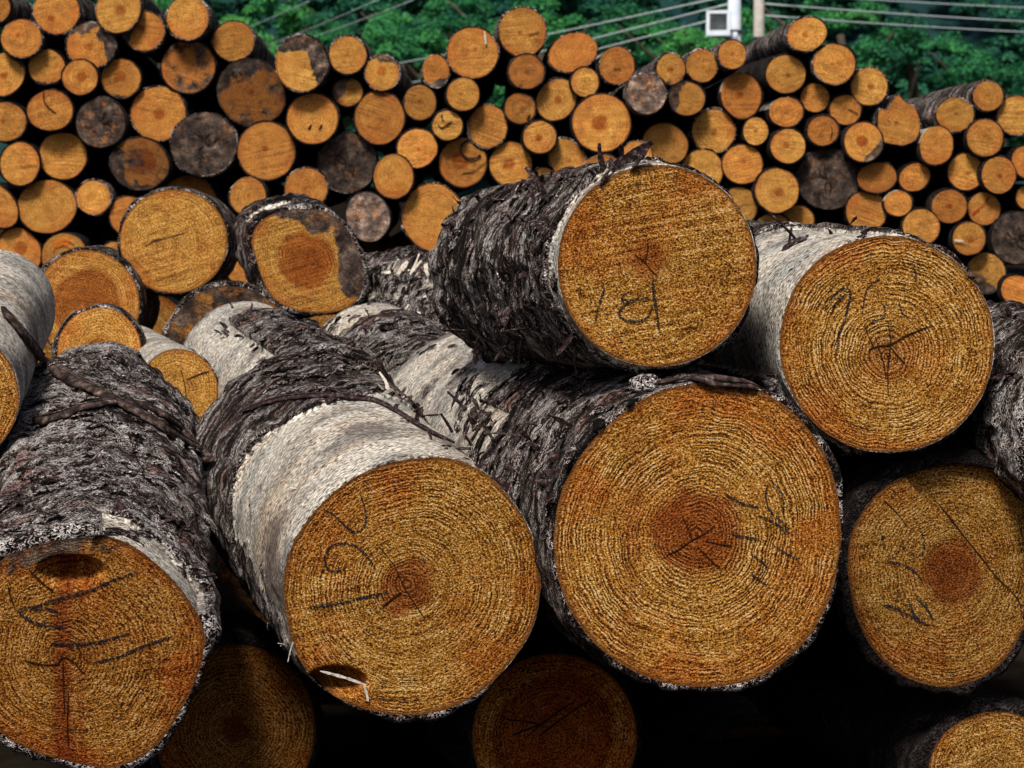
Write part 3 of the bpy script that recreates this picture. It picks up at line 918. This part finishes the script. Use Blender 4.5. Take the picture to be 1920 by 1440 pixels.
strokes(f4, 'crack', [[(48, 1238), (80, 1246), (108, 1244), (112, 1236), (124, 1232), (138, 1240)], [(118, 1240), (119, 1290), (121, 1340)], [(140, 1240), (150, 1256), (160, 1262)], [(128, 1300), (126, 1360), (128, 1400)]], .0034, M_CRACK)
strokes(f4, 'crack', [[(14, 1096), (20, 1118), (28, 1140)], [(55, 1068), (75, 1088), (100, 1108)]], .005, M_CRACK)

f5 = front('upper right log with crisp rings, star checks and white bare wood behind', (1663, 645), (202, 203), 3.95, s=.84, heart=(.24, .55), pith=(.01, -.12), bark=.010, tone=.98, lobes=.010, ringk=1.7, sawk=.5,
           peel=lambda th, t: np.where((th > 85) & (th < 200) & (t < .42), 1.0, np.where(t < .03, .9, 0.0)))
strokes(f5, 'crayon_mark', [[(1545, 582), (1556, 562), (1572, 545), (1588, 539), (1594, 552), (1588, 580), (1580, 610), (1570, 632), (1562, 655)], [(1560, 578), (1574, 560), (1586, 552)]], .0058, M_BLUE)
strokes(f5, 'crayon_mark', [[(1650, 524), (1630, 534), (1620, 558), (1616, 588)], [(1652, 568), (1660, 580), (1656, 596), (1640, 602), (1628, 606)], [(1685, 566), (1690, 585), (1704, 596)], [(1710, 498), (1716, 512), (1714, 530)]], .0055, M_BLUE)
strokes(f5, 'crack', [[(1663, 600), (1668, 625), (1669, 648), (1664, 690), (1665, 740)], [(1628, 655), (1650, 648), (1668, 646), (1700, 628), (1745, 610)], [(1668, 648), (1684, 668), (1697, 682)], [(1640, 630), (1655, 675), (1660, 705)], [(1620, 608), (1628, 630), (1640, 655)]], .0040, M_CRACK)

f6 = front('log at the right edge with a long stepped crack beside its heart', (1768, 1080), (178, 207), 4.0, s=.84, mat=M_BARK_SHADE, heart=(.30, .9), pith=(.08, .05), bark=.012, tone=.70,
           outline=[(1588, 1070), (1596, 1000), (1635, 935), (1695, 892), (1775, 870), (1850, 874), (1905, 898), (1942, 955), (1955, 1030), (1947, 1110), (1918, 1180), (1880, 1240), (1830, 1275), (1765, 1288), (1695, 1267), (1642, 1222), (1605, 1155)],
           lobes=.006, push=lambda u: .018 * sst(-.012, .012, (u[:, 0] - (-.15)) * .765 + (u[:, 1] - .70) * .645))
strokes(f6, 'crack', [[(1738, 920), (1775, 965), (1810, 1010), (1842, 1050), (1870, 1085), (1905, 1120), (1915, 1150)]], .007, M_CRACK, .004, label='long dark crack across the face')
strokes(f6, 'crack', [[(1655, 935), (1680, 960), (1700, 985)]], .003, M_CRACK)
strokes(f6, 'crayon_mark', [[(1722, 988), (1732, 1010), (1730, 1036), (1718, 1044), (1702, 1032), (1688, 1022)], [(1652, 1000), (1660, 1028)], [(1660, 1052), (1690, 1058), (1716, 1072), (1730, 1092)]], .0058, M_BLUE)
strokes(f6, 'crayon_mark', [[(1652, 1132), (1682, 1142), (1712, 1158), (1742, 1172)], [(1704, 1130), (1714, 1152), (1728, 1168)], [(1716, 1118), (1736, 1138), (1748, 1160)]], .0078, M_BLUE)

f7 = front('log in the bottom right corner with dark bark', (1868, 1450), (128, 116), 4.05, s=.84, mat=M_BARK_SHADE, bark=.014, tone=.85, group='shaded logs in the bottom row', res=(180, 36, 80))
f8 = front('shaded log low in the middle with dark heart, pale ring and slanting crayon strokes', (1040, 1382), (155, 156), 4.2, s=.82, mat=M_BARK_SHADE, heart=(.74, 1.0), tone=1.3, red=.55, bark=.009, group='shaded logs in the bottom row', res=(180, 40, 80))
strokes(f8, 'crayon_mark', [[(985, 1383), (1030, 1345), (1080, 1312)], [(1010, 1380), (1060, 1342), (1108, 1310)], [(945, 1348), (985, 1352), (1020, 1360)], [(960, 1378), (990, 1366), (1012, 1358)]], .007, M_CRACK, .003)
f9 = front('darkest log, deep in the lower left between two front logs', (440, 1366), (152, 158), 4.35, s=.82, mat=M_BARK_SHADE, heart=(.18, 1), tone=.56, red=.6, bark=.012, group='shaded logs in the bottom row', res=(180, 40, 80))
f10 = front('white peeled log leaning in from the left edge', (-84, 745), (120, 122), 4.15, back=((-12, 582), 116, 4.9), bark=.003, tone=1.0, peel=lambda th, t: np.full_like(th, 1.0), res=(200, 40, 120))
f11 = front('log at the right edge showing only its dark purple bark', (2114, 806), (190, 190), 3.95, s=.82, bark=.012, rough=1.3, res=(220, 30, 120))

f12 = front('log end painted as shade, sunk deep in the dark gap under the largest log', (1420, 1475), (135, 118), 4.85, s=.82, tone=.16, bark=.008, stain=[(None, 0, 0, .35)], mat=M_BARK_SHADE, group='shaded logs in the bottom row', res=(90, 20, 20))  # face tone cut to paint the black of the gap
f13 = front('log end painted as shade in the gap left of the shaded crayon marked log', (742, 1520), (125, 112), 4.85, s=.82, tone=.16, bark=.008, stain=[(None, 0, 0, .35)], mat=M_BARK_SHADE, group='shaded logs in the bottom row', res=(90, 20, 20))  # added for gap darkness, shade put into its face tone

# ------------------------------------------------------------------ loose and hanging bark
bv, bf, own, nvo = [], [], [], 0
for inf in FRONT_BVH:
    W, F = to_world(inf)
    bv.append(W)
    bf += [tuple(i + nvo for i in q) for q in F]
    own += [inf] * len(F)
    nvo += len(W)
BVH = BVHTree.FromPolygons([Vector(v) for v in np.concatenate(bv)], bf)

def hit(x, y):
    d = Vector(((x - CX) / FPX, 1, (HY - y) / FPX)).normalized()
    h = BVH.ray_cast(Vector((0, 0, 0)), d)
    return h

def shreds(name, spots, mat, base_owner):
    """torn bark standing off its log: each spot = (x, y, count, length m, spread px, direction deg, width)"""
    parts = []
    for (x, y, cnt, ln, spr, ang, wd) in spots:
        for k in range(int(cnt * .55 + .5)):
            px_, py_ = x + random.gauss(0, spr), y + random.gauss(0, spr * .6)
            h = hit(px_, py_)
            if h[0] is None or own[h[2]] is not base_owner:
                continue
            p = np.array(h[0])
            nm = np.array(h[1])
            a = math.radians(ang + random.gauss(0, 42))
            dv = np.array([math.cos(a), random.uniform(-.4, .2), math.sin(a)])
            dv = dv * .85 + nm * random.uniform(-.05, .45)
            dv /= np.linalg.norm(dv)
            L = ln * random.uniform(.45, 1.25)
            bend = np.array([random.gauss(0, .8), random.gauss(0, .4), random.uniform(-1.1, .6)]) - nm * .35
            u = np.linspace(0, 1, 8)[:, None]
            pts = p - nm * .004 + dv * L * u + bend * L * .45 * u ** 2
            w = wd * random.uniform(.5, 1.3) * (1 - .55 * np.linspace(0, 1, 8) ** 2)
            side = np.cross(dv, nm)
            tw = random.uniform(-1.2, 1.2)
            nrm_ = [nm * math.cos(tw * q) + side * math.sin(tw * q) for q in np.linspace(0.2, 1, 8)]
            parts.append(ribbon(pts, w, max(.0012, wd * .16), np.array(nrm_), .6))
    if not parts:
        return
    V, F = merge(parts)
    V = (V - base_owner['foot']) @ base_owner['R3']
    o = obj(name, new_mesh(name, V, F, mat, smooth=False), base_owner['root'])
    o['kind'] = 'stuff'
    return o

shreds('bark_shreds', [(1010, 352, 22, .06, 16, 95, .012), (1150, 336, 20, .055, 12, 70, .014), (1190, 322, 20, .055, 9, 75, .012), (850, 420, 14, .03, 16, 140, .012), (900, 372, 6, .03, 20, 120, .01),
                       (1060, 350, 12, .02, 40, 90, .008), (930, 420, 18, .025, 60, 110, .010), (900, 560, 22, .03, 60, 200, .012), (980, 620, 30, .04, 60, 260, .012),
                       (1010, 430, 20, .022, 50, 130, .01), (870, 640, 16, .05, 40, 250, .012)], M_SHRED, f1)
shreds('bark_shreds', [(1205, 725, 8, .022, 12, 80, .014), (1330, 716, 14, .02, 40, 40, .012), (1450, 745, 12, .02, 30, 20, .012), (940, 850, 24, .035, 40, 120, .014),
                       (1000, 900, 30, .035, 40, 140, .013), (1000, 790, 22, .03, 40, 110, .012), (880, 790, 22, .04, 26, 100, .016), (860, 760, 8, .06, 20, 60, .014),
                       (940, 760, 16, .04, 30, 90, .014), (1060, 740, 12, .02, 40, 90, .012)], M_SHRED, f2)
shreds('bark_shreds', [(560, 735, 14, .02, 60, 80, .010), (640, 690, 16, .02, 50, 70, .011), (470, 760, 14, .02, 30, 130, .010), (760, 780, 16, .03, 24, 30, .012),
                       (840, 830, 22, .028, 30, 20, .012), (900, 870, 12, .022, 22, 10, .010), (480, 1150, 10, .03, 20, 230, .010)], M_SHRED, f3)
shreds('splinters', [(720, 742, 7, .05, 9, 105, .006), (560, 905, 5, .03, 12, 200, .003), (530, 1220, 16, .02, 16, 215, .003)], M_SPLINT, f3)
shreds('bark_shreds', [(140, 690, 12, .03, 30, 110, .014), (240, 860, 24, .02, 70, 60, .016), (120, 880, 24, .02, 60, 150, .016), (330, 1000, 14, .03, 24, 0, .014),
                       (60, 950, 20, .02, 50, 140, .018), (250, 940, 20, .02, 60, 40, .018), (370, 1080, 10, .03, 12, -20, .010), (200, 760, 16, .02, 60, 90, .014)], M_SHRED, f4)
shreds('bark_shreds', [(1490, 462, 10, .075, 24, 70, .012), (1640, 450, 30, .03, 34, 90, .012), (1735, 465, 18, .018, 40, 60, .012), (1490, 500, 8, .03, 14, 20, .016),
                       (1800, 510, 12, .012, 30, 30, .008), (1452, 700, 8, .03, 10, 220, .010)], M_SHRED, f5)
shreds('splinters', [(1610, 450, 12, .035, 12, 130, .0035), (1638, 446, 3, .05, 3, 92, .004)], M_SPLINT, f5)
shreds('bark_shreds', [(740, 500, 20, .03, 26, 40, .016), (720, 540, 16, .03, 30, 20, .016), (780, 560, 12, .04, 20, -10, .018)], M_SHRED, m9)
shreds('splinters', [(770, 515, 26, .05, 16, 20, .022), (800, 560, 22, .06, 14, -30, .024), (745, 500, 8, .03, 12, 160, .014)], M_SPLINT, m9)
shreds('bark_shreds', [(720, 590, 20, .022, 50, 80, .012), (640, 640, 16, .02, 30, 120, .012), (700, 660, 16, .025, 50, 60, .012)], M_SHRED, m8)
shreds('bark_shreds', [(470, 600, 16, .025, 40, 60, .012), (430, 620, 12, .03, 20, 130, .012), (530, 640, 18, .03, 30, 70, .012)], M_SHRED, m7)
shreds('bark_shreds', [(460, 395, 12, .02, 20, 120, .012), (560, 372, 16, .02, 40, 90, .010)], M_SHRED, m2)
shreds('bark_shreds', [(1885, 590, 14, .03, 14, 110, .014), (1890, 700, 14, .04, 14, 200, .014)], M_SHRED, f11)

def flakes(owner, count, box_, size, mat):
    """loose plates of bark lying on the log, their edges lifted"""
    parts = []
    tries = 0
    while len(parts) < count and tries < count * 12:
        tries += 1
        h = hit(random.uniform(box_[0], box_[2]), random.uniform(box_[1], box_[3]))
        if h[0] is None or own[h[2]] is not owner or abs(np.array(h[1]) @ owner['d']) > .6:
            continue
        p, nm = np.array(h[0]), np.array(h[1])
        ci = np.cross(owner['d'], nm)
        ci /= np.linalg.norm(ci)
        a = random.gauss(0, .45)
        dv = ci * math.cos(a) + owner['d'] * math.sin(a)
        L = size * random.uniform(.5, 1.6)
        u = np.linspace(-.5, .5, 7)[:, None]
        lift = random.uniform(.05, .30)
        side = random.choice((-1, 1))
        crown = -(u ** 2) * L * random.uniform(.2, .9)
        pts = p + nm * .003 + dv * L * u + nm * (crown + (u * side + .4) * L * lift * .5)
        w = size * random.uniform(.22, .55) * np.clip(1 - np.abs(np.linspace(-1, 1, 7)) ** 3, .25, 1)
        ti = random.uniform(-.5, .5)
        parts.append(ribbon(pts, w, .0025, nm * math.cos(ti) + owner['d'] * math.sin(ti), .7))
    V, F = merge(parts)
    V = (V - owner['foot']) @ owner['R3']
    o = obj('bark_flakes', new_mesh('bark_flakes', V, F, mat, dict(peel=0.0, silver=owner['silver']), smooth=False), owner['root'])
    o['kind'] = 'stuff'

flakes(f4, 170, (-20, 660, 400, 1080), .040, M_BARK)
flakes(f2, 130, (850, 690, 1200, 1000), .036, M_BARK)
flakes(f1, 120, (800, 320, 1080, 690), .032, M_BARK)
flakes(f3, 70, (360, 655, 690, 742), .028, M_BARK)
flakes(m9, 50, (680, 470, 830, 620), .040, M_BARK)
flakes(m8, 40, (590, 590, 820, 720), .034, M_BARK)
flakes(m7, 30, (470, 585, 640, 660), .030, M_BARK)

def knob(owner, x, y, r):
    h = hit(x, y)
    p, nm = np.array(h[0]), np.array(h[1])
    V, F = [], []
    for i in range(13):
        a = math.pi * i / 12
        for j in range(20):
            b = 2 * math.pi * j / 20
            V.append((math.sin(a) * math.cos(b), math.sin(a) * math.sin(b), math.cos(a)))
    for i in range(12):
        for j in range(20):
            F.append((i * 20 + j, (i + 1) * 20 + j, (i + 1) * 20 + (j + 1) % 20, i * 20 + (j + 1) % 20))
    V = np.array(V)
    V = V * (.7 + .6 * fbm(V * 2.2 + x, 3))[:, None] * np.array([1.5, 1.0, .9]) * r + p + nm * r * .35
    V = (V - owner['foot']) @ owner['R3']
    obj('branch_stub', new_mesh('branch_stub', V, F, M_BARK, dict(peel=0.0, silver=.10)), owner['root'])

knob(f2, 1212, 728, .020)

def draped(label, pts, width, lift, n=40, name='bark_strip', mat=None, owner=None):
    q = smooth_line(np.array(pts, float), n)
    W, N = [], []
    for x, y in q:
        h = hit(x, y)
        if h[0] is None:
            W.append(None)
            N.append(None)
        else:
            W.append(np.array(h[0]) + np.array(h[1]) * lift)
            N.append(np.array(h[1]))
    ok = [i for i, w in enumerate(W) if w is not None]
    W = np.array([W[i] for i in ok])
    N = np.array([N[i] for i in ok])
    for _ in range(3):                       # let the strip bridge the hollows
        N[1:-1] = (N[:-2] + N[1:-1] * 2 + N[2:]) / 4
        W[1:-1] = (W[:-2] + W[1:-1] * 2 + W[2:]) / 4
    N /= np.linalg.norm(N, axis=1)[:, None]
    wr = width * (.7 + .6 * fbm(np.c_[np.linspace(0, 7, len(W)), np.full(len(W), pts[0][0]), np.zeros(len(W))], 2))
    wr *= np.clip(np.minimum(np.arange(len(W)), np.arange(len(W))[::-1]) / 4 + .3, .3, 1)
    strips = []
    side = np.cross(np.gradient(W, axis=0), N)
    side /= np.linalg.norm(side, axis=1)[:, None] + 1e-9
    for o in (-.33, 0, .33):                 # three fibres side by side, each curled a little differently
        strips.append(ribbon(W + side * (wr * o)[:, None] + N * (.002 * random.random()), wr * .50, .0028, N + side * o * 1.6, .5))
    V, F = merge(strips)
    if owner:
        V = (V - owner['foot']) @ owner['R3']
        return obj(name, new_mesh(name, V, F, mat or M_STRIP), owner['root'])
    base = V[V[:, 2].argmin()].copy()
    o = obj(name, new_mesh(name, V - base, F, mat or M_STRIP), None, tuple(base))
    tag(o, label, 'bark strip', 'loose bark strips on the front logs')
    return o

draped('long dark bark strip slanting from the white peeled log down across the silvery bark log', [(2, 585), (40, 632), (85, 680), (130, 712), (190, 742), (250, 775), (310, 810), (360, 840), (408, 868)], .030, .010, 60)
draped('pale edged bark strip crossing the silvery bark log below the long slanting one', [(66, 792), (110, 785), (160, 768), (215, 758), (265, 765), (310, 785), (345, 815), (372, 850)], .022, .008, 50)
draped('', [(455, 775), (500, 757), (560, 745), (640, 745), (700, 752), (745, 775), (800, 810), (850, 835)], .012, .004, 40, owner=f3, mat=M_SHRED)
draped('', [(1190, 735), (1240, 722), (1300, 714), (1360, 716), (1420, 730), (1470, 765), (1500, 790)], .016, .006, 40, owner=f2)

# ------------------------------------------------------------------ poles, floodlight, wires
M_CONC = mat_plain('pale_concrete', (.42, .40, .36), (.58, .55, .50), 14, .9, .004)
M_WHITE = mat_plain('white_paint', (.62, .70, .82), (.78, .84, .92), 6, .6)
M_GLASS = mat_plain('dull_glass', (.03, .04, .045), (.10, .12, .12), 3, .25)
M_WIRE = mat_plain('bright_cable', (.55, .66, .68), (.72, .80, .82), 3, .5)

def pole(label, x, Y, half, top, mat):
    b = P(x, HY, Y)
    root = bpy.data.objects.new('utility_pole', None)
    COL.objects.link(root)
    root.location = (b[0], Y, -1.05)
    tag(root, label, 'pole', 'utility poles behind the stack')
    V, F = tube([(0, 0, 0), (0, 0, 3), (0, 0, top)], [half * 1.1, half, half * .8], 20)
    obj('shaft', new_mesh('shaft', V, F, mat), root)
    for k in (2.75, 3.6):
        V, F = tube([(0, 0, k), (0, 0, k + .06)], [half * 1.12, half * 1.12], 20)
        obj('steel_band', new_mesh('steel_band', V, F, M_GLASS), root)
    V, F = box(-.9, .9, -half - .09, -half - .003, top - .45, top - .35)
    ca = obj('cross_arm', new_mesh('cross_arm', V, F, M_CONC, smooth=False), root)
    for q in (-.8, -.35, .35, .8):
        V, F = tube([(q, -half - .045, top - .352), (q, -half - .045, top - .28), (q, -half - .045, top - .20)], [.02, .05, .03], 10)
        obj('insulator', new_mesh('insulator', V, F, M_WHITE), ca)
    return root

pole('white painted pole carrying the floodlight', 1377, 40.0, .125, 6.2, M_WHITE)
pole('bare grey concrete pole right of the white one', 1423, 42.0, .105, 6.6, M_CONC)

YL = 39.6
fl = bpy.data.objects.new('floodlight', None)
COL.objects.link(fl)
fl.location = tuple(P(1349, 70, YL))
fl.rotation_euler = (math.radians(-6), 0, math.radians(-14))
tag(fl, 'square grey floodlight head with dark glass on the white pole', 'floodlight')
V, F = box(-.20, .20, -.13, .12, .02, .44)
V[[i for i in range(8) if V[i][1] > 0], 0] *= .7
obj('housing', new_mesh('housing', V, F, M_WHITE, smooth=False), fl)
V, F = merge([box(-.215, .215, -.165, -.132, .40, .455), box(-.215, .215, -.165, -.132, .005, .10), box(-.215, -.155, -.165, -.132, .102, .398), box(.155, .215, -.165, -.132, .102, .398)])
obj('rim', new_mesh('rim', V, F, M_WHITE, smooth=False), fl)
V, F = box(-.153, .153, -.146, -.133, .103, .397)
obj('lens_glass', new_mesh('lens_glass', V, F, M_GLASS, smooth=False), fl)
V, F = merge([tube([(.05, .10, .06), (.16, .18, -.02), (.26, .30, -.04)], .035, 8), box(.16, .30, .05, .16, -.06, .10)])
obj('bracket', new_mesh('bracket', V, F, M_WHITE), fl)

WIRES = [  # label, (x, y, Y) near end at the poles and far end, radius
 ('left cable of the poles, uppermost of the three in the middle', (1372, -9, 40), (560, 148, 95), .016),
 ('left cable of the poles, middle one of the three', (1372, 6, 40), (500, 212, 95), .016),
 ('left cable of the poles, lowest one passing behind the floodlight', (1372, 28, 40), (480, 238, 95), .016),
 ('thin cable at upper left, first from the left over the trees', (580, 2, 60), (300, 110, 110), .010),
 ('thin cable at upper left, second from the left over the trees', (712, -2, 60), (400, 118, 110), .010),
 ('thin cable at upper left, third from the left over the trees', (775, 0, 60), (420, 120, 110), .010),
 ('right cable of the poles running off highest', (1430, -14, 42), (2300, 20, 70), .016),
 ('right cable of the poles running off second from the top', (1430, 7, 42), (2300, 50, 70), .019),
 ('right cable of the poles running off lowest, behind the right peak', (1430, 29, 42), (2300, 68, 70), .019),
]
for label, a, b, r in WIRES:
    pa, pb = P(*a), P(*b)
    u = np.linspace(0, 1, 25)[:, None]
    pts = pa + (pb - pa) * u
    pts[:, 2] -= (4 * u[:, 0] * (1 - u[:, 0])) * .12
    V, F = tube(pts, r, 6)
    mid_ = pts[0].copy()
    tag(obj('power_cable', new_mesh('power_cable', V - mid_, F, M_WIRE), None, tuple(mid_)), label, 'cable', 'cables over the yard')

# ------------------------------------------------------------------ wooded hillside
M_LEAF = mat_leaf('bright_leaves', (.008, .080, .045), (.034, .225, .070), (.12, .42, .085))
M_LEAF2 = mat_leaf('shaded_leaves', (.003, .042, .055), (.010, .095, .062), (.035, .19, .060))  # shade and bluish distance put into the leaf colour
M_TRUNK = mat_plain('tree_bark', (.03, .022, .016), (.08, .065, .05), 4, .95, .02)

def crown_arrays(rx, rz, n_clump, n_leaf, size, seed, squash=.8):
    """leaf quads gathered in clumps over a broken-up crown"""
    g = np.random.default_rng(seed)
    v = g.normal(size=(n_clump, 3))
    v /= np.linalg.norm(v, axis=1)[:, None]
    rad = g.uniform(.45, 1.0, n_clump) ** .6
    cc = v * rad[:, None] * np.array([rx, rx, rz])
    cc[:, 2] += rz
    cr = g.uniform(.15, .42, n_clump) * rx
    keep = cc[:, 2] > rz * .1
    cc, cr = cc[keep], cr[keep]
    idx = np.repeat(np.arange(len(cc)), n_leaf)
    d = g.normal(size=(len(idx), 3))
    d /= np.linalg.norm(d, axis=1)[:, None]
    d[:, 2] = np.where(d[:, 2] < -.2, -d[:, 2] * .6, d[:, 2])
    pos = cc[idx] + d * (cr[idx] * g.uniform(.55, 1.08, len(idx)))[:, None] * np.array([1, 1, squash])
    nrm = d + g.normal(size=d.shape) * .55 + np.array([0, 0, .35])
    nrm /= np.linalg.norm(nrm, axis=1)[:, None]
    t = np.cross(nrm, g.normal(size=d.shape))
    t /= np.linalg.norm(t, axis=1)[:, None] + 1e-9
    b = np.cross(nrm, t)
    s = (size * g.uniform(.6, 1.3, len(idx)))[:, None]
    V = np.stack([pos + t * s, pos + b * s * .6, pos - t * s, pos - b * s * .6], 1).reshape(-1, 3)
    return V

def quads_mesh(name, V, mat):
    me = bpy.data.meshes.new(name)
    n = len(V) // 4
    me.vertices.add(len(V))
    me.vertices.foreach_set('co', V.astype(np.float32).ravel())
    me.loops.add(len(V))
    me.loops.foreach_set('vertex_index', np.arange(len(V), dtype=np.int32))
    me.polygons.add(n)
    me.polygons.foreach_set('loop_start', np.arange(0, len(V), 4, dtype=np.int32))
    me.materials.append(mat)
    me.update(calc_edges=True)
    return me

def limbs_mesh(name, h, r, seed, mat):
    g = random.Random(seed)
    parts = [tube([(0, 0, 0), (.1, 0, h * .4), (0, .1, h)], [r, r * .75, r * .4], 9)]
    for k in range(6):
        a = g.uniform(0, 6.28)
        z0 = h * g.uniform(.4, .8)
        L = h * g.uniform(.35, .6)
        parts.append(tube([(0, 0, z0), (math.cos(a) * L * .5, math.sin(a) * L * .5, z0 + L * .35), (math.cos(a) * L, math.sin(a) * L, z0 + L * .8)], [r * .45, r * .3, r * .1], 6))
    V, F = merge(parts)
    return new_mesh(name, V, F, mat)

TREES = [  # x px of the crown centre, top row px, distance, crown radius m, label
 (505, -10, 92, 2.6, 'bright green tree behind the left end of the stack, by the first thin cables'),
 (610, 40, 88, 2.0, 'low bright tree behind the pale barked log, left of the big rounded one'),
 (745, 12, 90, 2.7, 'big rounded bright green tree left of the middle peak of the stack'),
 (840, -20, 97, 2.4, 'dark tree between the big rounded one and the middle peak'),
 (1010, 5, 95, 2.6, 'tree rising right behind the highest middle log'),
 (1185, 25, 92, 2.6, 'leafy tree behind the three cables in the middle'),
 (1310, 45, 88, 1.9, 'low bright bush like tree left below the floodlight'),
 (1400, 15, 90, 2.0, 'tree showing between the white pole and the concrete pole'),
 (1580, -15, 94, 2.3, 'bright tree top above the right peak of the stack'),
 (1710, 48, 88, 2.8, 'big bright green tree over the dip in the right skyline'),
 (1860, 84, 92, 2.5, 'dark green tree above the right end of the stack'),
 (290, -25, 92, 2.6, 'tree showing between the log tops near the left corner'),
]
protos = [quads_mesh('crown', crown_arrays(1.0, 1.15, 40, 420, .036, 100 + k), M_LEAF) for k in range(4)]
trunks = [limbs_mesh('trunk', 1.0, .055, 30 + k, M_TRUNK) for k in range(4)]
for k, (x, yt, Y, cr, label) in enumerate(TREES):
    z0 = float(ground_z(0, Y))
    ztop = (HY - yt) / FPX * Y
    h = ztop - z0
    root = bpy.data.objects.new('tree', None)
    COL.objects.link(root)
    root.location = ((x - CX) / FPX * Y, Y, z0)
    tag(root, label, 'tree', 'trees at the foot of the hill')
    ch = min(cr * 2.2, h * .86)
    c = obj('crown', protos[k % 4], root, (0, 0, h - ch))
    c.scale = (cr * .95, cr * .95, ch / 2.3)
    c.rotation_euler = (0, 0, k * 1.7)
    t = obj('trunk', trunks[k % 4], root)
    t.scale = (h * .8,) * 3

wood = []
g = np.random.default_rng(5)
for k in range(210):
    Y = 99 + 26 * (k / 210) ** 1.3 + g.uniform(-.5, 1.5)
    x = g.uniform(-.29, .29) * Y
    cr = g.uniform(1.2, 2.6)
    V = crown_arrays(cr, cr * 1.05, 22, 150, .15, 300 + k)
    V = V + np.array([x, Y, float(hill_z(np.array(x), np.array(Y))) + g.uniform(-.5, 1.5)])
    wood.append(V)
tag(obj('distant_wood', quads_mesh('distant_wood', np.concatenate(wood), M_LEAF2)), 'dense dark green wood covering the hillside behind the log stacks', 'wood', kind='stuff')
